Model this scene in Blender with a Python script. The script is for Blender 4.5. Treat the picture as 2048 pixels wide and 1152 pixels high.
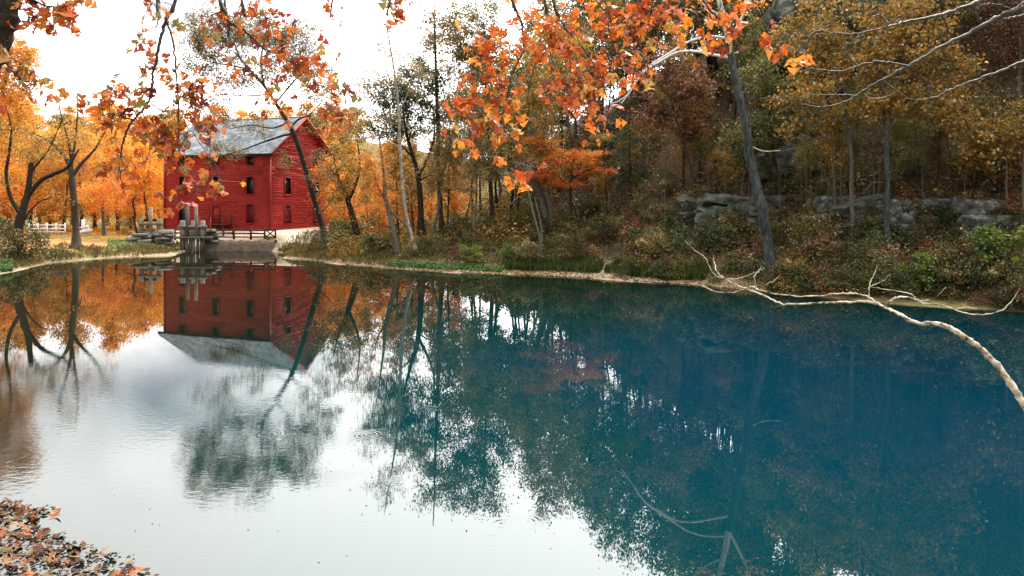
import bpy, math
import numpy as np
from mathutils import Vector, Matrix

for o in list(bpy.data.objects):
    bpy.data.objects.remove(o, do_unlink=True)
scene = bpy.context.scene
COL = scene.collection
rng = np.random.default_rng(7)

# ------------------------------------------------------------------ camera
F, CX, HY, EYE = 1479.0, 1024.0, 395.0, 5.2      # focal length and horizon in photo pixels, eye height
cam_d = bpy.data.cameras.new('camera')
cam_d.sensor_width = 36.0
cam_d.lens = F / 2048 * 36.0
cam_d.shift_y = -(576 - HY) / 2048.0
cam_d.clip_end = 2000
cam = bpy.data.objects.new('camera', cam_d)
COL.objects.link(cam)
cam.location = (0, 0, EYE)
cam.rotation_euler = (math.radians(90), 0, 0)
scene.camera = cam

# ------------------------------------------------------------------ sky and sun
SUN_AZ, SUN_EL = math.radians(32), math.radians(46)
world = bpy.data.worlds.new('World')
scene.world = world
world.use_nodes = True
nt = world.node_tree
nt.nodes.clear()
N, L = nt.nodes.new, nt.links.new
wout = N('ShaderNodeOutputWorld')
bg = N('ShaderNodeBackground')
bg.inputs['Strength'].default_value = 0.12
sky = N('ShaderNodeTexSky')
sky.sky_type = 'NISHITA'
sky.sun_disc = False
sky.sun_elevation = SUN_EL
sky.sun_rotation = SUN_AZ
sky.air_density = 1.0
sky.dust_density = 1.2
tc = N('ShaderNodeTexCoord')
sep = N('ShaderNodeSeparateXYZ')
L(tc.outputs['Generated'], sep.inputs[0])
zc = N('ShaderNodeMath'); zc.operation = 'MAXIMUM'; zc.inputs[1].default_value = 0.0
L(sep.outputs['Z'], zc.inputs[0])
za = N('ShaderNodeMath'); za.operation = 'ADD'; za.inputs[1].default_value = 0.16
L(zc.outputs[0], za.inputs[0])
dx = N('ShaderNodeMath'); dx.operation = 'DIVIDE'
dy = N('ShaderNodeMath'); dy.operation = 'DIVIDE'
L(sep.outputs['X'], dx.inputs[0]); L(za.outputs[0], dx.inputs[1])
L(sep.outputs['Y'], dy.inputs[0]); L(za.outputs[0], dy.inputs[1])
cmb = N('ShaderNodeCombineXYZ')
L(dx.outputs[0], cmb.inputs[0]); L(dy.outputs[0], cmb.inputs[1])
cn = N('ShaderNodeTexNoise')
cn.inputs['Scale'].default_value = 0.55
cn.inputs['Detail'].default_value = 7
cn.inputs['Roughness'].default_value = 0.55
cn.inputs['Distortion'].default_value = 0.5
cmap = N('ShaderNodeMapping')
cmap.inputs['Location'].default_value = (9.75, -0.02, 0.0)
L(cmb.outputs[0], cmap.inputs['Vector'])
L(cmap.outputs[0], cn.inputs['Vector'])
cr = N('ShaderNodeValToRGB')
cr.color_ramp.elements[0].position = 0.335
cr.color_ramp.elements[0].color = (0.13, 0.13, 0.13, 1)
cr.color_ramp.elements[1].position = 0.48
cr.color_ramp.elements[1].color = (1, 1, 1, 1)
L(cn.outputs['Fac'], cr.inputs[0])
cl = N('ShaderNodeMixRGB')
L(cr.outputs[0], cl.inputs['Fac'])
# thin cloud scatters sunlight forward: it brightens towards the sun all over the sky
sd_ = N('ShaderNodeVectorMath'); sd_.operation = 'DOT_PRODUCT'
sd_.inputs[1].default_value = (math.sin(SUN_AZ) * math.cos(SUN_EL), math.cos(SUN_AZ) * math.cos(SUN_EL), math.sin(SUN_EL))
L(tc.outputs['Generated'], sd_.inputs[0])
sg = N('ShaderNodeMapRange'); sg.inputs[1].default_value = -0.4; sg.inputs[2].default_value = 1.0; sg.inputs[3].default_value = 0.0; sg.inputs[4].default_value = 1.0
L(sd_.outputs['Value'], sg.inputs[0])
sp_ = N('ShaderNodeMath'); sp_.operation = 'POWER'; sp_.inputs[1].default_value = 2.0; L(sg.outputs[0], sp_.inputs[0])
sm_ = N('ShaderNodeMath'); sm_.operation = 'MULTIPLY_ADD'; sm_.inputs[1].default_value = 54.0; sm_.inputs[2].default_value = 9.0; L(sp_.outputs[0], sm_.inputs[0])
ct = N('ShaderNodeVectorMath'); ct.operation = 'SCALE'; ct.inputs[0].default_value = (1.0, 0.985, 0.96); L(sm_.outputs[0], ct.inputs['Scale'])
L(ct.outputs[0], cl.inputs['Color2'])
L(sky.outputs[0], cl.inputs['Color1'])
L(cl.outputs[0], bg.inputs['Color'])
L(bg.outputs[0], wout.inputs['Surface'])

sun_d = bpy.data.lights.new('sun', 'SUN')
sun_d.energy = 4.6
sun_d.angle = math.radians(2.0)
sun_d.color = (1.0, 0.93, 0.82)
sun = bpy.data.objects.new('sun', sun_d)
COL.objects.link(sun)
sdir = Vector((math.sin(SUN_AZ) * math.cos(SUN_EL), math.cos(SUN_AZ) * math.cos(SUN_EL), math.sin(SUN_EL)))
sun.rotation_euler = sdir.to_track_quat('Z', 'Y').to_euler()

scene.view_settings.view_transform = 'Standard'
scene.view_settings.look = 'None'
scene.view_settings.exposure = 0.1
scene.view_settings.gamma = 1.0
scene.view_settings.use_curve_mapping = False
scene.render.engine = 'CYCLES'
cy = scene.cycles
cy.max_bounces = 6
cy.diffuse_bounces = 3
cy.glossy_bounces = 3
cy.transmission_bounces = 4
cy.transparent_max_bounces = 4
cy.use_denoising = True
cy.sample_clamp_indirect = 6.0
cy.caustics_reflective = False
cy.caustics_refractive = False

# ------------------------------------------------------------------ materials
def new_mat(name):
    m = bpy.data.materials.new(name)
    m.use_nodes = True
    t = m.node_tree
    t.nodes.clear()
    out = t.nodes.new('ShaderNodeOutputMaterial')
    return m, t, out

def ramp(t, stops):
    r = t.nodes.new('ShaderNodeValToRGB')
    e = r.color_ramp.elements
    while len(e) > 1:
        e.remove(e[-1])
    e[0].position, e[0].color = stops[0][0], (*stops[0][1], 1)
    for p, c in stops[1:]:
        x = e.new(p); x.color = (*c, 1)
    return r

def principled(t, rough=0.8, spec=0.25):
    p = t.nodes.new('ShaderNodeBsdfPrincipled')
    p.inputs['Roughness'].default_value = rough
    p.inputs['Specular IOR Level'].default_value = spec
    return p

def noisy(name, stops, scale=4.0, stretch=(1, 1, 1), rough=0.85, spec=0.2, bump=0.3, bdist=0.02, detail=6, coord='Object', obj_random=0.0):
    """colour from a stretched noise, with bump"""
    m, t, out = new_mat(name)
    n, l = t.nodes.new, t.links.new
    p = principled(t, rough, spec)
    c = n('ShaderNodeTexCoord')
    mp = n('ShaderNodeMapping')
    mp.inputs['Scale'].default_value = stretch
    l(c.outputs[coord], mp.inputs['Vector'])
    no = n('ShaderNodeTexNoise')
    no.inputs['Scale'].default_value = scale
    no.inputs['Detail'].default_value = detail
    no.inputs['Roughness'].default_value = 0.65
    l(mp.outputs[0], no.inputs['Vector'])
    r = ramp(t, stops)
    fac = no.outputs['Fac']
    if obj_random:
        oi = n('ShaderNodeObjectInfo')
        ma = n('ShaderNodeMath'); ma.operation = 'MULTIPLY_ADD'
        ma.inputs[1].default_value = obj_random; ma.inputs[2].default_value = -obj_random / 2
        l(oi.outputs['Random'], ma.inputs[0])
        ad = n('ShaderNodeMath'); ad.operation = 'ADD'
        l(no.outputs['Fac'], ad.inputs[0]); l(ma.outputs[0], ad.inputs[1])
        fac = ad.outputs[0]
    l(fac, r.inputs[0])
    l(r.outputs[0], p.inputs['Base Color'])
    if bump:
        b = n('ShaderNodeBump')
        b.inputs['Strength'].default_value = bump
        b.inputs['Distance'].default_value = bdist
        l(no.outputs['Fac'], b.inputs['Height'])
        l(b.outputs[0], p.inputs['Normal'])
    l(p.outputs[0], out.inputs[0])
    return m

def leaf_mat(name, stops, transl=0.45, per_object=False, rough=0.45, spec=0.45):
    """leaf colour picked at random for every leaf, light comes through the blade"""
    m, t, out = new_mat(name)
    n, l = t.nodes.new, t.links.new
    r = ramp(t, stops)
    oi = n('ShaderNodeObjectInfo')
    if per_object:
        l(oi.outputs['Random'], r.inputs[0])
        tcn = n('ShaderNodeTexCoord')
        no = n('ShaderNodeTexNoise'); no.inputs['Scale'].default_value = 5.0; no.inputs['Detail'].default_value = 4
        l(tcn.outputs['Object'], no.inputs['Vector'])
        hv = n('ShaderNodeHueSaturation')
        mr = n('ShaderNodeMapRange'); mr.inputs[3].default_value = 0.55; mr.inputs[4].default_value = 1.35
        l(no.outputs['Fac'], mr.inputs[0]); l(mr.outputs[0], hv.inputs['Value'])
        l(r.outputs[0], hv.inputs['Color'])
    else:
        g = n('ShaderNodeNewGeometry')
        no = n('ShaderNodeTexNoise'); no.inputs['Scale'].default_value = 0.55; no.inputs['Detail'].default_value = 2
        l(g.outputs['Position'], no.inputs['Vector'])
        m1 = n('ShaderNodeMath'); m1.operation = 'MULTIPLY_ADD'; m1.inputs[1].default_value = 1.5; m1.inputs[2].default_value = -0.53
        l(no.outputs['Fac'], m1.inputs[0])
        m2 = n('ShaderNodeMath'); m2.operation = 'MULTIPLY_ADD'; m2.inputs[1].default_value = 0.62
        l(g.outputs['Random Per Island'], m2.inputs[0]); l(m1.outputs[0], m2.inputs[2])
        l(m2.outputs[0], r.inputs[0])
        hv = n('ShaderNodeHueSaturation')
        mr = n('ShaderNodeMapRange'); mr.inputs[3].default_value = 0.75; mr.inputs[4].default_value = 1.2
        l(oi.outputs['Random'], mr.inputs[0]); l(mr.outputs[0], hv.inputs['Value'])
        l(r.outputs[0], hv.inputs['Color'])
    p = principled(t, rough, spec)
    l(hv.outputs[0], p.inputs['Base Color'])
    tr = n('ShaderNodeBsdfTranslucent')
    l(hv.outputs[0], tr.inputs['Color'])
    mx = n('ShaderNodeMixShader'); mx.inputs[0].default_value = transl
    l(p.outputs[0], mx.inputs[1]); l(tr.outputs[0], mx.inputs[2])
    l(mx.outputs[0], out.inputs[0])
    return m

M = {}
M['bark'] = noisy('bark', [(0.3, (0.018, 0.014, 0.01)), (0.7, (0.085, 0.065, 0.045))], 3, (6, 6, 1), bump=0.8, bdist=0.03)
M['bark_dark'] = noisy('bark_dark', [(0.3, (0.008, 0.006, 0.005)), (0.7, (0.045, 0.032, 0.024))], 3, (6, 6, 1), bump=0.8, bdist=0.03)
M['bark_grey'] = noisy('bark_grey', [(0.3, (0.05, 0.046, 0.038)), (0.7, (0.16, 0.145, 0.115))], 3, (5, 5, 1), bump=0.6, bdist=0.02)
M['bark_sycamore'] = noisy('bark_sycamore', [(0.36, (0.018, 0.021, 0.021)), (0.52, (0.048, 0.055, 0.052)), (0.72, (0.13, 0.13, 0.12))], 2.0, (2.5, 2.5, 1), bump=0.4)
M['bark_white'] = noisy('bark_white', [(0.33, (0.16, 0.14, 0.11)), (0.45, (0.55, 0.52, 0.46)), (0.7, (0.75, 0.72, 0.66))], 2.2, (2, 2, 1.5), bump=0.2, rough=0.7)
M['bark_birch'] = noisy('bark_birch', [(0.35, (0.08, 0.07, 0.055)), (0.48, (0.26, 0.24, 0.2)), (0.7, (0.42, 0.4, 0.35))], 2.2, (2, 2, 1.5), bump=0.2, rough=0.7)
M['bark_pale'] = noisy('bark_pale', [(0.38, (0.04, 0.032, 0.024)), (0.45, (0.3, 0.25, 0.19)), (0.56, (0.5, 0.44, 0.36)), (0.7, (0.66, 0.6, 0.52))], 9, (1, 1, 1), bump=0.4, bdist=0.01, rough=0.7)
M['bark_twig'] = noisy('bark_twig', [(0.35, (0.012, 0.009, 0.007)), (0.55, (0.04, 0.029, 0.022)), (0.75, (0.09, 0.07, 0.055))], 20, bump=0.3, bdist=0.005, rough=0.6, spec=0.4)
M['bark_mossy'] = noisy('bark_mossy', [(0.35, (0.008, 0.006, 0.004)), (0.55, (0.03, 0.026, 0.018)), (0.7, (0.03, 0.05, 0.012))], 9, (2, 2, 1), bump=1.0, bdist=0.03)

OR = [(0, (0.42, 0.06, 0.012)), (0.3, (0.66, 0.15, 0.015)), (0.6, (0.82, 0.26, 0.025)), (0.85, (0.85, 0.36, 0.05)), (1, (0.62, 0.37, 0.06))]
M['leaf_orange'] = leaf_mat('leaf_orange', OR, 0.5)
M['leaf_big_orange'] = leaf_mat('leaf_big_orange', [(0, (0.2, 0.025, 0.012)), (0.2, (0.46, 0.075, 0.014)), (0.5, (0.64, 0.15, 0.022)), (0.78, (0.7, 0.24, 0.035)), (0.92, (0.62, 0.36, 0.07)), (1, (0.36, 0.28, 0.07))], 0.42, True)
M['leaf_big_rust'] = leaf_mat('leaf_big_rust', [(0, (0.12, 0.02, 0.012)), (0.25, (0.36, 0.06, 0.014)), (0.55, (0.56, 0.13, 0.018)), (0.75, (0.6, 0.2, 0.03)), (0.88, (0.3, 0.18, 0.04)), (1, (0.2, 0.2, 0.05))], 0.42, True)
M['leaf_big_fallen'] = leaf_mat('leaf_big_fallen', [(0, (0.02, 0.01, 0.008)), (0.35, (0.07, 0.03, 0.016)), (0.6, (0.16, 0.055, 0.022)), (0.75, (0.3, 0.085, 0.022)), (0.88, (0.13, 0.1, 0.05)), (1, (0.2, 0.14, 0.08))], 0.05, True, rough=0.8, spec=0.12)
M['leaf_gold'] = leaf_mat('leaf_gold', [(0, (0.42, 0.13, 0.015)), (0.35, (0.66, 0.26, 0.025)), (0.7, (0.75, 0.38, 0.05)), (1, (0.42, 0.3, 0.05))], 0.5)
M['leaf_gold_orange'] = leaf_mat('leaf_gold_orange', [(0, (0.5, 0.11, 0.012)), (0.4, (0.75, 0.21, 0.02)), (0.75, (0.8, 0.32, 0.04)), (1, (0.55, 0.36, 0.06))], 0.5)
M['leaf_olive_gold'] = leaf_mat('leaf_olive_gold', [(0, (0.06, 0.05, 0.012)), (0.4, (0.15, 0.105, 0.02)), (0.7, (0.42, 0.25, 0.035)), (0.9, (0.55, 0.26, 0.03)), (1, (0.6, 0.5, 0.25))], 0.4)
M['leaf_yellow_tree'] = leaf_mat('leaf_yellow_tree', [(0, (0.04, 0.055, 0.018)), (0.25, (0.13, 0.11, 0.026)), (0.5, (0.32, 0.2, 0.032)), (0.7, (0.5, 0.2, 0.026)), (0.86, (0.55, 0.36, 0.07)), (1, (0.8, 0.7, 0.42))], 0.4)
M['leaf_olive'] = leaf_mat('leaf_olive', [(0, (0.04, 0.06, 0.018)), (0.4, (0.11, 0.12, 0.03)), (0.7, (0.2, 0.175, 0.038)), (0.9, (0.34, 0.24, 0.05)), (1, (0.55, 0.48, 0.24))], 0.42)
M['leaf_lean'] = leaf_mat('leaf_lean', [(0, (0.04, 0.045, 0.016)), (0.35, (0.1, 0.085, 0.022)), (0.65, (0.2, 0.13, 0.028)), (0.88, (0.36, 0.17, 0.03)), (1, (0.5, 0.38, 0.15))], 0.45)
M['leaf_rust'] = leaf_mat('leaf_rust', [(0, (0.05, 0.026, 0.012)), (0.4, (0.12, 0.05, 0.022)), (0.75, (0.27, 0.11, 0.042)), (0.93, (0.48, 0.24, 0.11)), (1, (0.62, 0.5, 0.36))], 0.38)
M['leaf_green'] = leaf_mat('leaf_green', [(0, (0.018, 0.035, 0.01)), (0.5, (0.04, 0.065, 0.016)), (0.85, (0.09, 0.1, 0.022)), (1, (0.2, 0.18, 0.05))], 0.3)
M['leaf_cedar'] = leaf_mat('leaf_cedar', [(0, (0.012, 0.028, 0.014)), (0.6, (0.03, 0.055, 0.022)), (1, (0.06, 0.08, 0.03))], 0.2)
M['leaf_tan'] = leaf_mat('leaf_tan', [(0, (0.16, 0.11, 0.04)), (0.5, (0.32, 0.22, 0.08)), (0.85, (0.46, 0.3, 0.1)), (1, (0.55, 0.45, 0.25))], 0.45)
M['leaf_shrub'] = leaf_mat('leaf_shrub', [(0, (0.025, 0.034, 0.01)), (0.4, (0.07, 0.074, 0.02)), (0.72, (0.145, 0.12, 0.03)), (0.92, (0.3, 0.2, 0.055)), (1, (0.58, 0.5, 0.3))], 0.38)
M['leaf_shrub_gold'] = leaf_mat('leaf_shrub_gold', [(0, (0.035, 0.032, 0.01)), (0.45, (0.09, 0.068, 0.016)), (0.75, (0.19, 0.125, 0.024)), (0.93, (0.36, 0.21, 0.04)), (1, (0.55, 0.46, 0.24))], 0.38)
M['leaf_lime'] = leaf_mat('leaf_lime', [(0, (0.05, 0.09, 0.012)), (0.6, (0.12, 0.18, 0.02)), (1, (0.26, 0.25, 0.04))], 0.4)
M['leaf_cress'] = leaf_mat('leaf_cress', [(0, (0.025, 0.07, 0.012)), (0.6, (0.06, 0.16, 0.022)), (1, (0.17, 0.26, 0.05))], 0.35)
M['leaf_litter'] = leaf_mat('leaf_litter', [(0, (0.03, 0.018, 0.01)), (0.45, (0.08, 0.045, 0.022)), (0.8, (0.17, 0.085, 0.036)), (0.95, (0.3, 0.17, 0.08)), (1, (0.45, 0.36, 0.25))], 0.15)
M['leaf_scrap'] = leaf_mat('leaf_scrap', [(0, (0.02, 0.012, 0.008)), (0.4, (0.06, 0.032, 0.018)), (0.7, (0.13, 0.06, 0.025)), (0.88, (0.1, 0.09, 0.045)), (1, (0.22, 0.17, 0.11))], 0.05, rough=0.8, spec=0.12)
M['leaf_shore'] = leaf_mat('leaf_shore', [(0, (0.12, 0.06, 0.03)), (0.4, (0.28, 0.17, 0.09)), (0.75, (0.45, 0.33, 0.2)), (1, (0.62, 0.55, 0.42))], 0.15)
M['grass'] = leaf_mat('grass', [(0, (0.04, 0.045, 0.012)), (0.4, (0.1, 0.09, 0.022)), (0.7, (0.2, 0.145, 0.045)), (1, (0.36, 0.27, 0.12))], 0.35)
M['reed'] = leaf_mat('reed', [(0, (0.025, 0.05, 0.008)), (0.6, (0.06, 0.1, 0.014)), (1, (0.15, 0.17, 0.03))], 0.35)

M['rock'] = noisy('rock', [(0.3, (0.014, 0.016, 0.013)), (0.44, (0.045, 0.054, 0.036)), (0.56, (0.1, 0.105, 0.088)), (0.75, (0.24, 0.23, 0.2))], 0.9, (1, 1, 1.8), bump=0.9, bdist=0.15, detail=10)
M['rock_white'] = noisy('rock_white', [(0.36, (0.02, 0.025, 0.022)), (0.5, (0.075, 0.085, 0.08)), (0.6, (0.2, 0.205, 0.19)), (0.72, (0.38, 0.37, 0.34))], 1.3, (1, 1, 1.6), bump=0.9, bdist=0.12, detail=10)
M['stone'] = noisy('stone', [(0.3, (0.07, 0.066, 0.06)), (0.55, (0.19, 0.18, 0.16)), (0.75, (0.33, 0.31, 0.28))], 5, bump=0.7, bdist=0.04, obj_random=0.3)
M['concrete'] = noisy('concrete', [(0.3, (0.09, 0.07, 0.05)), (0.55, (0.2, 0.155, 0.115)), (0.75, (0.3, 0.25, 0.2))], 2.0, (1, 1, 2), bump=0.5, bdist=0.04, detail=9)
M['old_wood'] = noisy('old_wood', [(0.3, (0.05, 0.044, 0.035)), (0.5, (0.14, 0.125, 0.1)), (0.72, (0.28, 0.25, 0.21))], 3.5, (9, 9, 0.9), bump=0.8, bdist=0.02, obj_random=0.25)
M['red_wood'] = noisy('red_wood', [(0.3, (0.055, 0.012, 0.01)), (0.7, (0.13, 0.028, 0.022))], 5, (3, 3, 3), bump=0.4, bdist=0.01)
M['white_paint'] = noisy('white_paint', [(0.3, (0.55, 0.53, 0.5)), (0.6, (0.78, 0.77, 0.74))], 4, bump=0.2, bdist=0.01, rough=0.6)
M['red_paint'] = noisy('red_paint', [(0.22, (0.27, 0.018, 0.016)), (0.5, (0.35, 0.025, 0.021)), (0.8, (0.41, 0.045, 0.037))], 1.3, (1.2, 1.2, 5), bump=0.1, bdist=0.01, rough=0.65, spec=0.25, detail=8)
M['red_trim'] = noisy('red_trim', [(0.3, (0.17, 0.012, 0.012)), (0.7, (0.25, 0.018, 0.016))], 4, bump=0.1, bdist=0.01, rough=0.6)
M['red_shutter'] = noisy('red_shutter', [(0.3, (0.09, 0.008, 0.01)), (0.7, (0.16, 0.012, 0.013))], 4, (6, 6, 1), bump=0.3, bdist=0.01, rough=0.7)
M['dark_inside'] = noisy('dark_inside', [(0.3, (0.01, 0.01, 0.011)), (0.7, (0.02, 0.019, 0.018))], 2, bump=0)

def glass_mat():
    m, t, out = new_mat('window_glass')
    p = principled(t, 0.08, 0.6)
    p.inputs['Base Color'].default_value = (0.022, 0.024, 0.027, 1)
    c = t.nodes.new('ShaderNodeTexCoord')
    no = t.nodes.new('ShaderNodeTexNoise'); no.inputs['Scale'].default_value = 2.5
    b = t.nodes.new('ShaderNodeBump'); b.inputs['Strength'].default_value = 0.15; b.inputs['Distance'].default_value = 0.05
    t.links.new(c.outputs['Object'], no.inputs['Vector'])
    t.links.new(no.outputs['Fac'], b.inputs['Height']); t.links.new(b.outputs[0], p.inputs['Normal'])
    t.links.new(p.outputs[0], out.inputs[0])
    return m
M['glass'] = glass_mat()

def roof_mat():
    m, t, out = new_mat('roof_shingles')
    n, l = t.nodes.new, t.links.new
    p = principled(t, 0.6, 0.35)
    g = n('ShaderNodeNewGeometry')
    r = ramp(t, [(0, (0.2, 0.235, 0.28)), (0.5, (0.32, 0.37, 0.42)), (0.85, (0.42, 0.47, 0.52)), (1, (0.5, 0.52, 0.54))])
    l(g.outputs['Random Per Island'], r.inputs[0])
    c = n('ShaderNodeTexCoord')
    no = n('ShaderNodeTexNoise'); no.inputs['Scale'].default_value = 0.7; no.inputs['Detail'].default_value = 6
    l(c.outputs['Object'], no.inputs['Vector'])
    hv = n('ShaderNodeHueSaturation')
    mr = n('ShaderNodeMapRange'); mr.inputs[1].default_value = 0.3; mr.inputs[2].default_value = 0.7; mr.inputs[3].default_value = 0.7; mr.inputs[4].default_value = 1.25
    l(no.outputs['Fac'], mr.inputs[0]); l(mr.outputs[0], hv.inputs['Value']); l(r.outputs[0], hv.inputs['Color'])
    l(hv.outputs[0], p.inputs['Base Color']); l(p.outputs[0], out.inputs[0])
    return m
M['roof'] = roof_mat()

# ------------------------------------------------------------------ mesh helpers
def mesh_from(name, V, T, mat, smooth=False):
    """mesh from vertex array (n,3) and faces (m,3) or (m,4)"""
    V = np.asarray(V, np.float32); T = np.asarray(T, np.int32)
    me = bpy.data.meshes.new(name)
    k = T.shape[1]
    me.vertices.add(len(V)); me.vertices.foreach_set('co', V.ravel())
    me.loops.add(T.size); me.loops.foreach_set('vertex_index', T.ravel())
    me.polygons.add(len(T))
    me.polygons.foreach_set('loop_start', np.arange(len(T), dtype=np.int32) * k)
    if smooth:
        me.polygons.foreach_set('use_smooth', np.ones(len(T), bool))
    me.update(calc_edges=True)
    if mat is not None:
        me.materials.append(mat)
    return me

def link(name, data, parent=None, loc=None):
    o = bpy.data.objects.new(name, data)
    COL.objects.link(o)
    if parent is not None:
        o.parent = parent
    if loc is not None:
        o.location = loc
    return o

def tag(o, label=None, cat=None, group=None, kind=None):
    if label: o['label'] = label
    if cat: o['category'] = cat
    if group: o['group'] = group
    if kind: o['kind'] = kind
    return o

def thing(name, label, cat, loc=(0, 0, 0), group=None, rz=0.0):
    o = link(name, None, None, loc)
    o.rotation_euler = (0, 0, rz)
    o.empty_display_size = 0.3
    return tag(o, label, cat, group)

def copy_tree(o, parent=None):
    c = o.copy(); COL.objects.link(c)
    if parent is not None: c.parent = parent
    for ch in list(o.children):
        copy_tree(ch, c)
    return c

class Geo:
    """collects quads of boxes and tubes for ONE mesh"""
    def __init__(self): self.V, self.Q, self.n = [], [], 0
    def add(self, V, Q):
        self.V.append(np.asarray(V, float)); self.Q.append(np.asarray(Q, int) + self.n); self.n += len(V)
    def box(self, lo, hi, jitter=0.0, rot=None, r=None):
        x0, y0, z0 = lo; x1, y1, z1 = hi
        V = np.array([(x0, y0, z0), (x1, y0, z0), (x1, y1, z0), (x0, y1, z0), (x0, y0, z1), (x1, y0, z1), (x1, y1, z1), (x0, y1, z1)], float)
        if jitter: V = V + (r or rng).normal(0, jitter, V.shape)
        self.add(V, [(0, 3, 2, 1), (4, 5, 6, 7), (0, 1, 5, 4), (1, 2, 6, 5), (2, 3, 7, 6), (3, 0, 4, 7)])
    def beam(self, a, b, w, h=None, up=(0, 0, 1)):
        a, b = np.array(a, float), np.array(b, float); h = h or w
        d = b - a; d /= np.linalg.norm(d)
        up = np.array(up, float)
        if abs(np.dot(d, up)) > 0.95: up = np.array((0, 1.0, 0))
        s = np.cross(d, up); s /= np.linalg.norm(s); u = np.cross(s, d)
        V = [p + s * sx * w / 2 + u * sy * h / 2 for p in (a, b) for sx, sy in ((-1, -1), (1, -1), (1, 1), (-1, 1))]
        self.add(V, [(0, 3, 2, 1), (4, 5, 6, 7), (0, 1, 5, 4), (1, 2, 6, 5), (2, 3, 7, 6), (3, 0, 4, 7)])
    def tube(self, P, R, k=6):
        P = np.asarray(P, float); R = np.asarray(R, float); n = len(P)
        T = np.gradient(P, axis=0); T /= np.linalg.norm(T, axis=1)[:, None] + 1e-9
        m = np.abs(T).mean(0); ref = np.eye(3)[np.argmin(m)]
        U = np.cross(T, ref); U /= np.linalg.norm(U, axis=1)[:, None] + 1e-9
        W = np.cross(T, U)
        a = np.arange(k) * 2 * math.pi / k
        V = P[:, None, :] + R[:, None, None] * (np.cos(a)[None, :, None] * U[:, None, :] + np.sin(a)[None, :, None] * W[:, None, :])
        i = np.arange(n - 1)[:, None] * k; j = np.arange(k)[None, :]; j2 = (j + 1) % k
        Q = np.stack([i + j, i + j2, i + k + j2, i + k + j], -1).reshape(-1, 4)
        self.add(V.reshape(-1, 3), Q)
    def build(self, name, mat, parent=None, smooth=False, loc=None):
        me = mesh_from(name, np.concatenate(self.V), np.concatenate(self.Q), mat, smooth)
        return link(name, me, parent, loc)

def leaf_cards(C, size, r, droop=0.3, flat=0.0, width=0.42, direc=None):
    """folded diamond leaves, two triangles each, at centres C"""
    C = np.asarray(C, float); n = len(C)
    s = np.broadcast_to(np.asarray(size, float), (n,)) * r.uniform(0.65, 1.35, n)
    d = r.normal(0, 1, (n, 3)); d[:, 2] = d[:, 2] * (1 - flat) * 0.8 - droop
    if direc is not None: d = d * 0.5 + direc
    d /= np.linalg.norm(d, axis=1)[:, None]
    h = r.normal(0, 1, (n, 3)); h[:, 2] += flat * 4
    w = np.cross(d, h); w /= np.linalg.norm(w, axis=1)[:, None] + 1e-9
    nn = np.cross(w, d)
    s = s[:, None]
    a = C - d * s * 0.5
    b = C + d * s * 0.5
    fold = nn * s * r.uniform(-0.05, 0.25, (n, 1))
    V = np.stack([a, C + w * s * width + fold, b, C - w * s * width + fold], 1).reshape(-1, 3)
    i = np.arange(n)[:, None] * 4
    T = np.concatenate([i + np.array([[0, 1, 2]]), i + np.array([[0, 2, 3]])], 1).reshape(-1, 3)
    return V, T

# ------------------------------------------------------------------ terrain functions
def W(px, py, Y):
    return np.array(((px - CX) / F * Y, Y, EYE - (py - HY) / F * Y))

def shore(px, py):
    Y = F * EYE / (py - HY)
    return ((px - CX) / F * Y, Y)

POND = [shore(*p) for p in [(0, 549), (60, 537), (100, 527), (180, 519), (250, 515), (340, 511), (368, 504), (410, 500), (470, 500), (545, 501), (560, 508), (572, 516), (660, 526), (760, 536), (900, 545), (1000, 548), (1100, 552), (1190, 556),
                                 (1250, 562), (1400, 571), (1550, 588), (1650, 596), (1750, 604), (1900, 616), (2048, 627)]]
POND += [(30, 26), (36, 16), (37, 9), (30, 5.5), (15, 6.2), (3, 6.6), (-3.0, 7.2), (-6, 8.0), (-9.5, 9.3), (-13, 12.5), (-22, 18), (-32, 27), (-38, 38), (-38, 46)]
POND = np.array(POND)
SA, SB = POND, np.roll(POND, -1, 0)

def pond_dist(X, Y):
    """distance to the shore line, negative in the water"""
    P = np.stack([X, Y], -1).reshape(-1, 2)
    best = np.full(len(P), 1e9); ins = np.zeros(len(P), bool)
    for a, b in zip(SA, SB):
        ab = b - a
        t = np.clip(((P - a) @ ab) / (ab @ ab), 0, 1)
        q = a + t[:, None] * ab
        best = np.minimum(best, np.hypot(*(P - q).T))
        c = ((a[1] > P[:, 1]) != (b[1] > P[:, 1])) & (P[:, 0] < (b[0] - a[0]) * (P[:, 1] - a[1]) / (b[1] - a[1] + 1e-12) + a[0])
        ins ^= c
    return np.where(ins, -best, best).reshape(np.shape(X)) + 0.5 * wob(np.asarray(X) * 1.0, np.asarray(Y) * 1.0, 0.17, 3) * sstep(22, 30, np.asarray(Y))

def sstep(a, b, x):
    t = np.clip((x - a) / (b - a), 0, 1)
    return t * t * (3 - 2 * t)

_ph = np.random.default_rng(3).uniform(0, 6.28, (24, 2)); _dr = np.random.default_rng(4).uniform(0, 6.28, 24)
def wob(X, Y, base=0.08, octs=5):
    z = 0
    for i in range(octs * 4):
        k = base * 1.8 ** (i // 4); a = _dr[i % 24]
        z = z + np.sin((X * math.cos(a) + Y * math.sin(a)) * k * 6.28 + _ph[i % 24, 0]) * 0.5 ** (i // 4)
    return z / 4

MILL_C = np.array(((540 - CX) / F * 77.0, 77.0))
XD = np.array((0.943, -0.333)); XD /= np.linalg.norm(XD)
YD = np.array((-XD[1], XD[0]))

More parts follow.
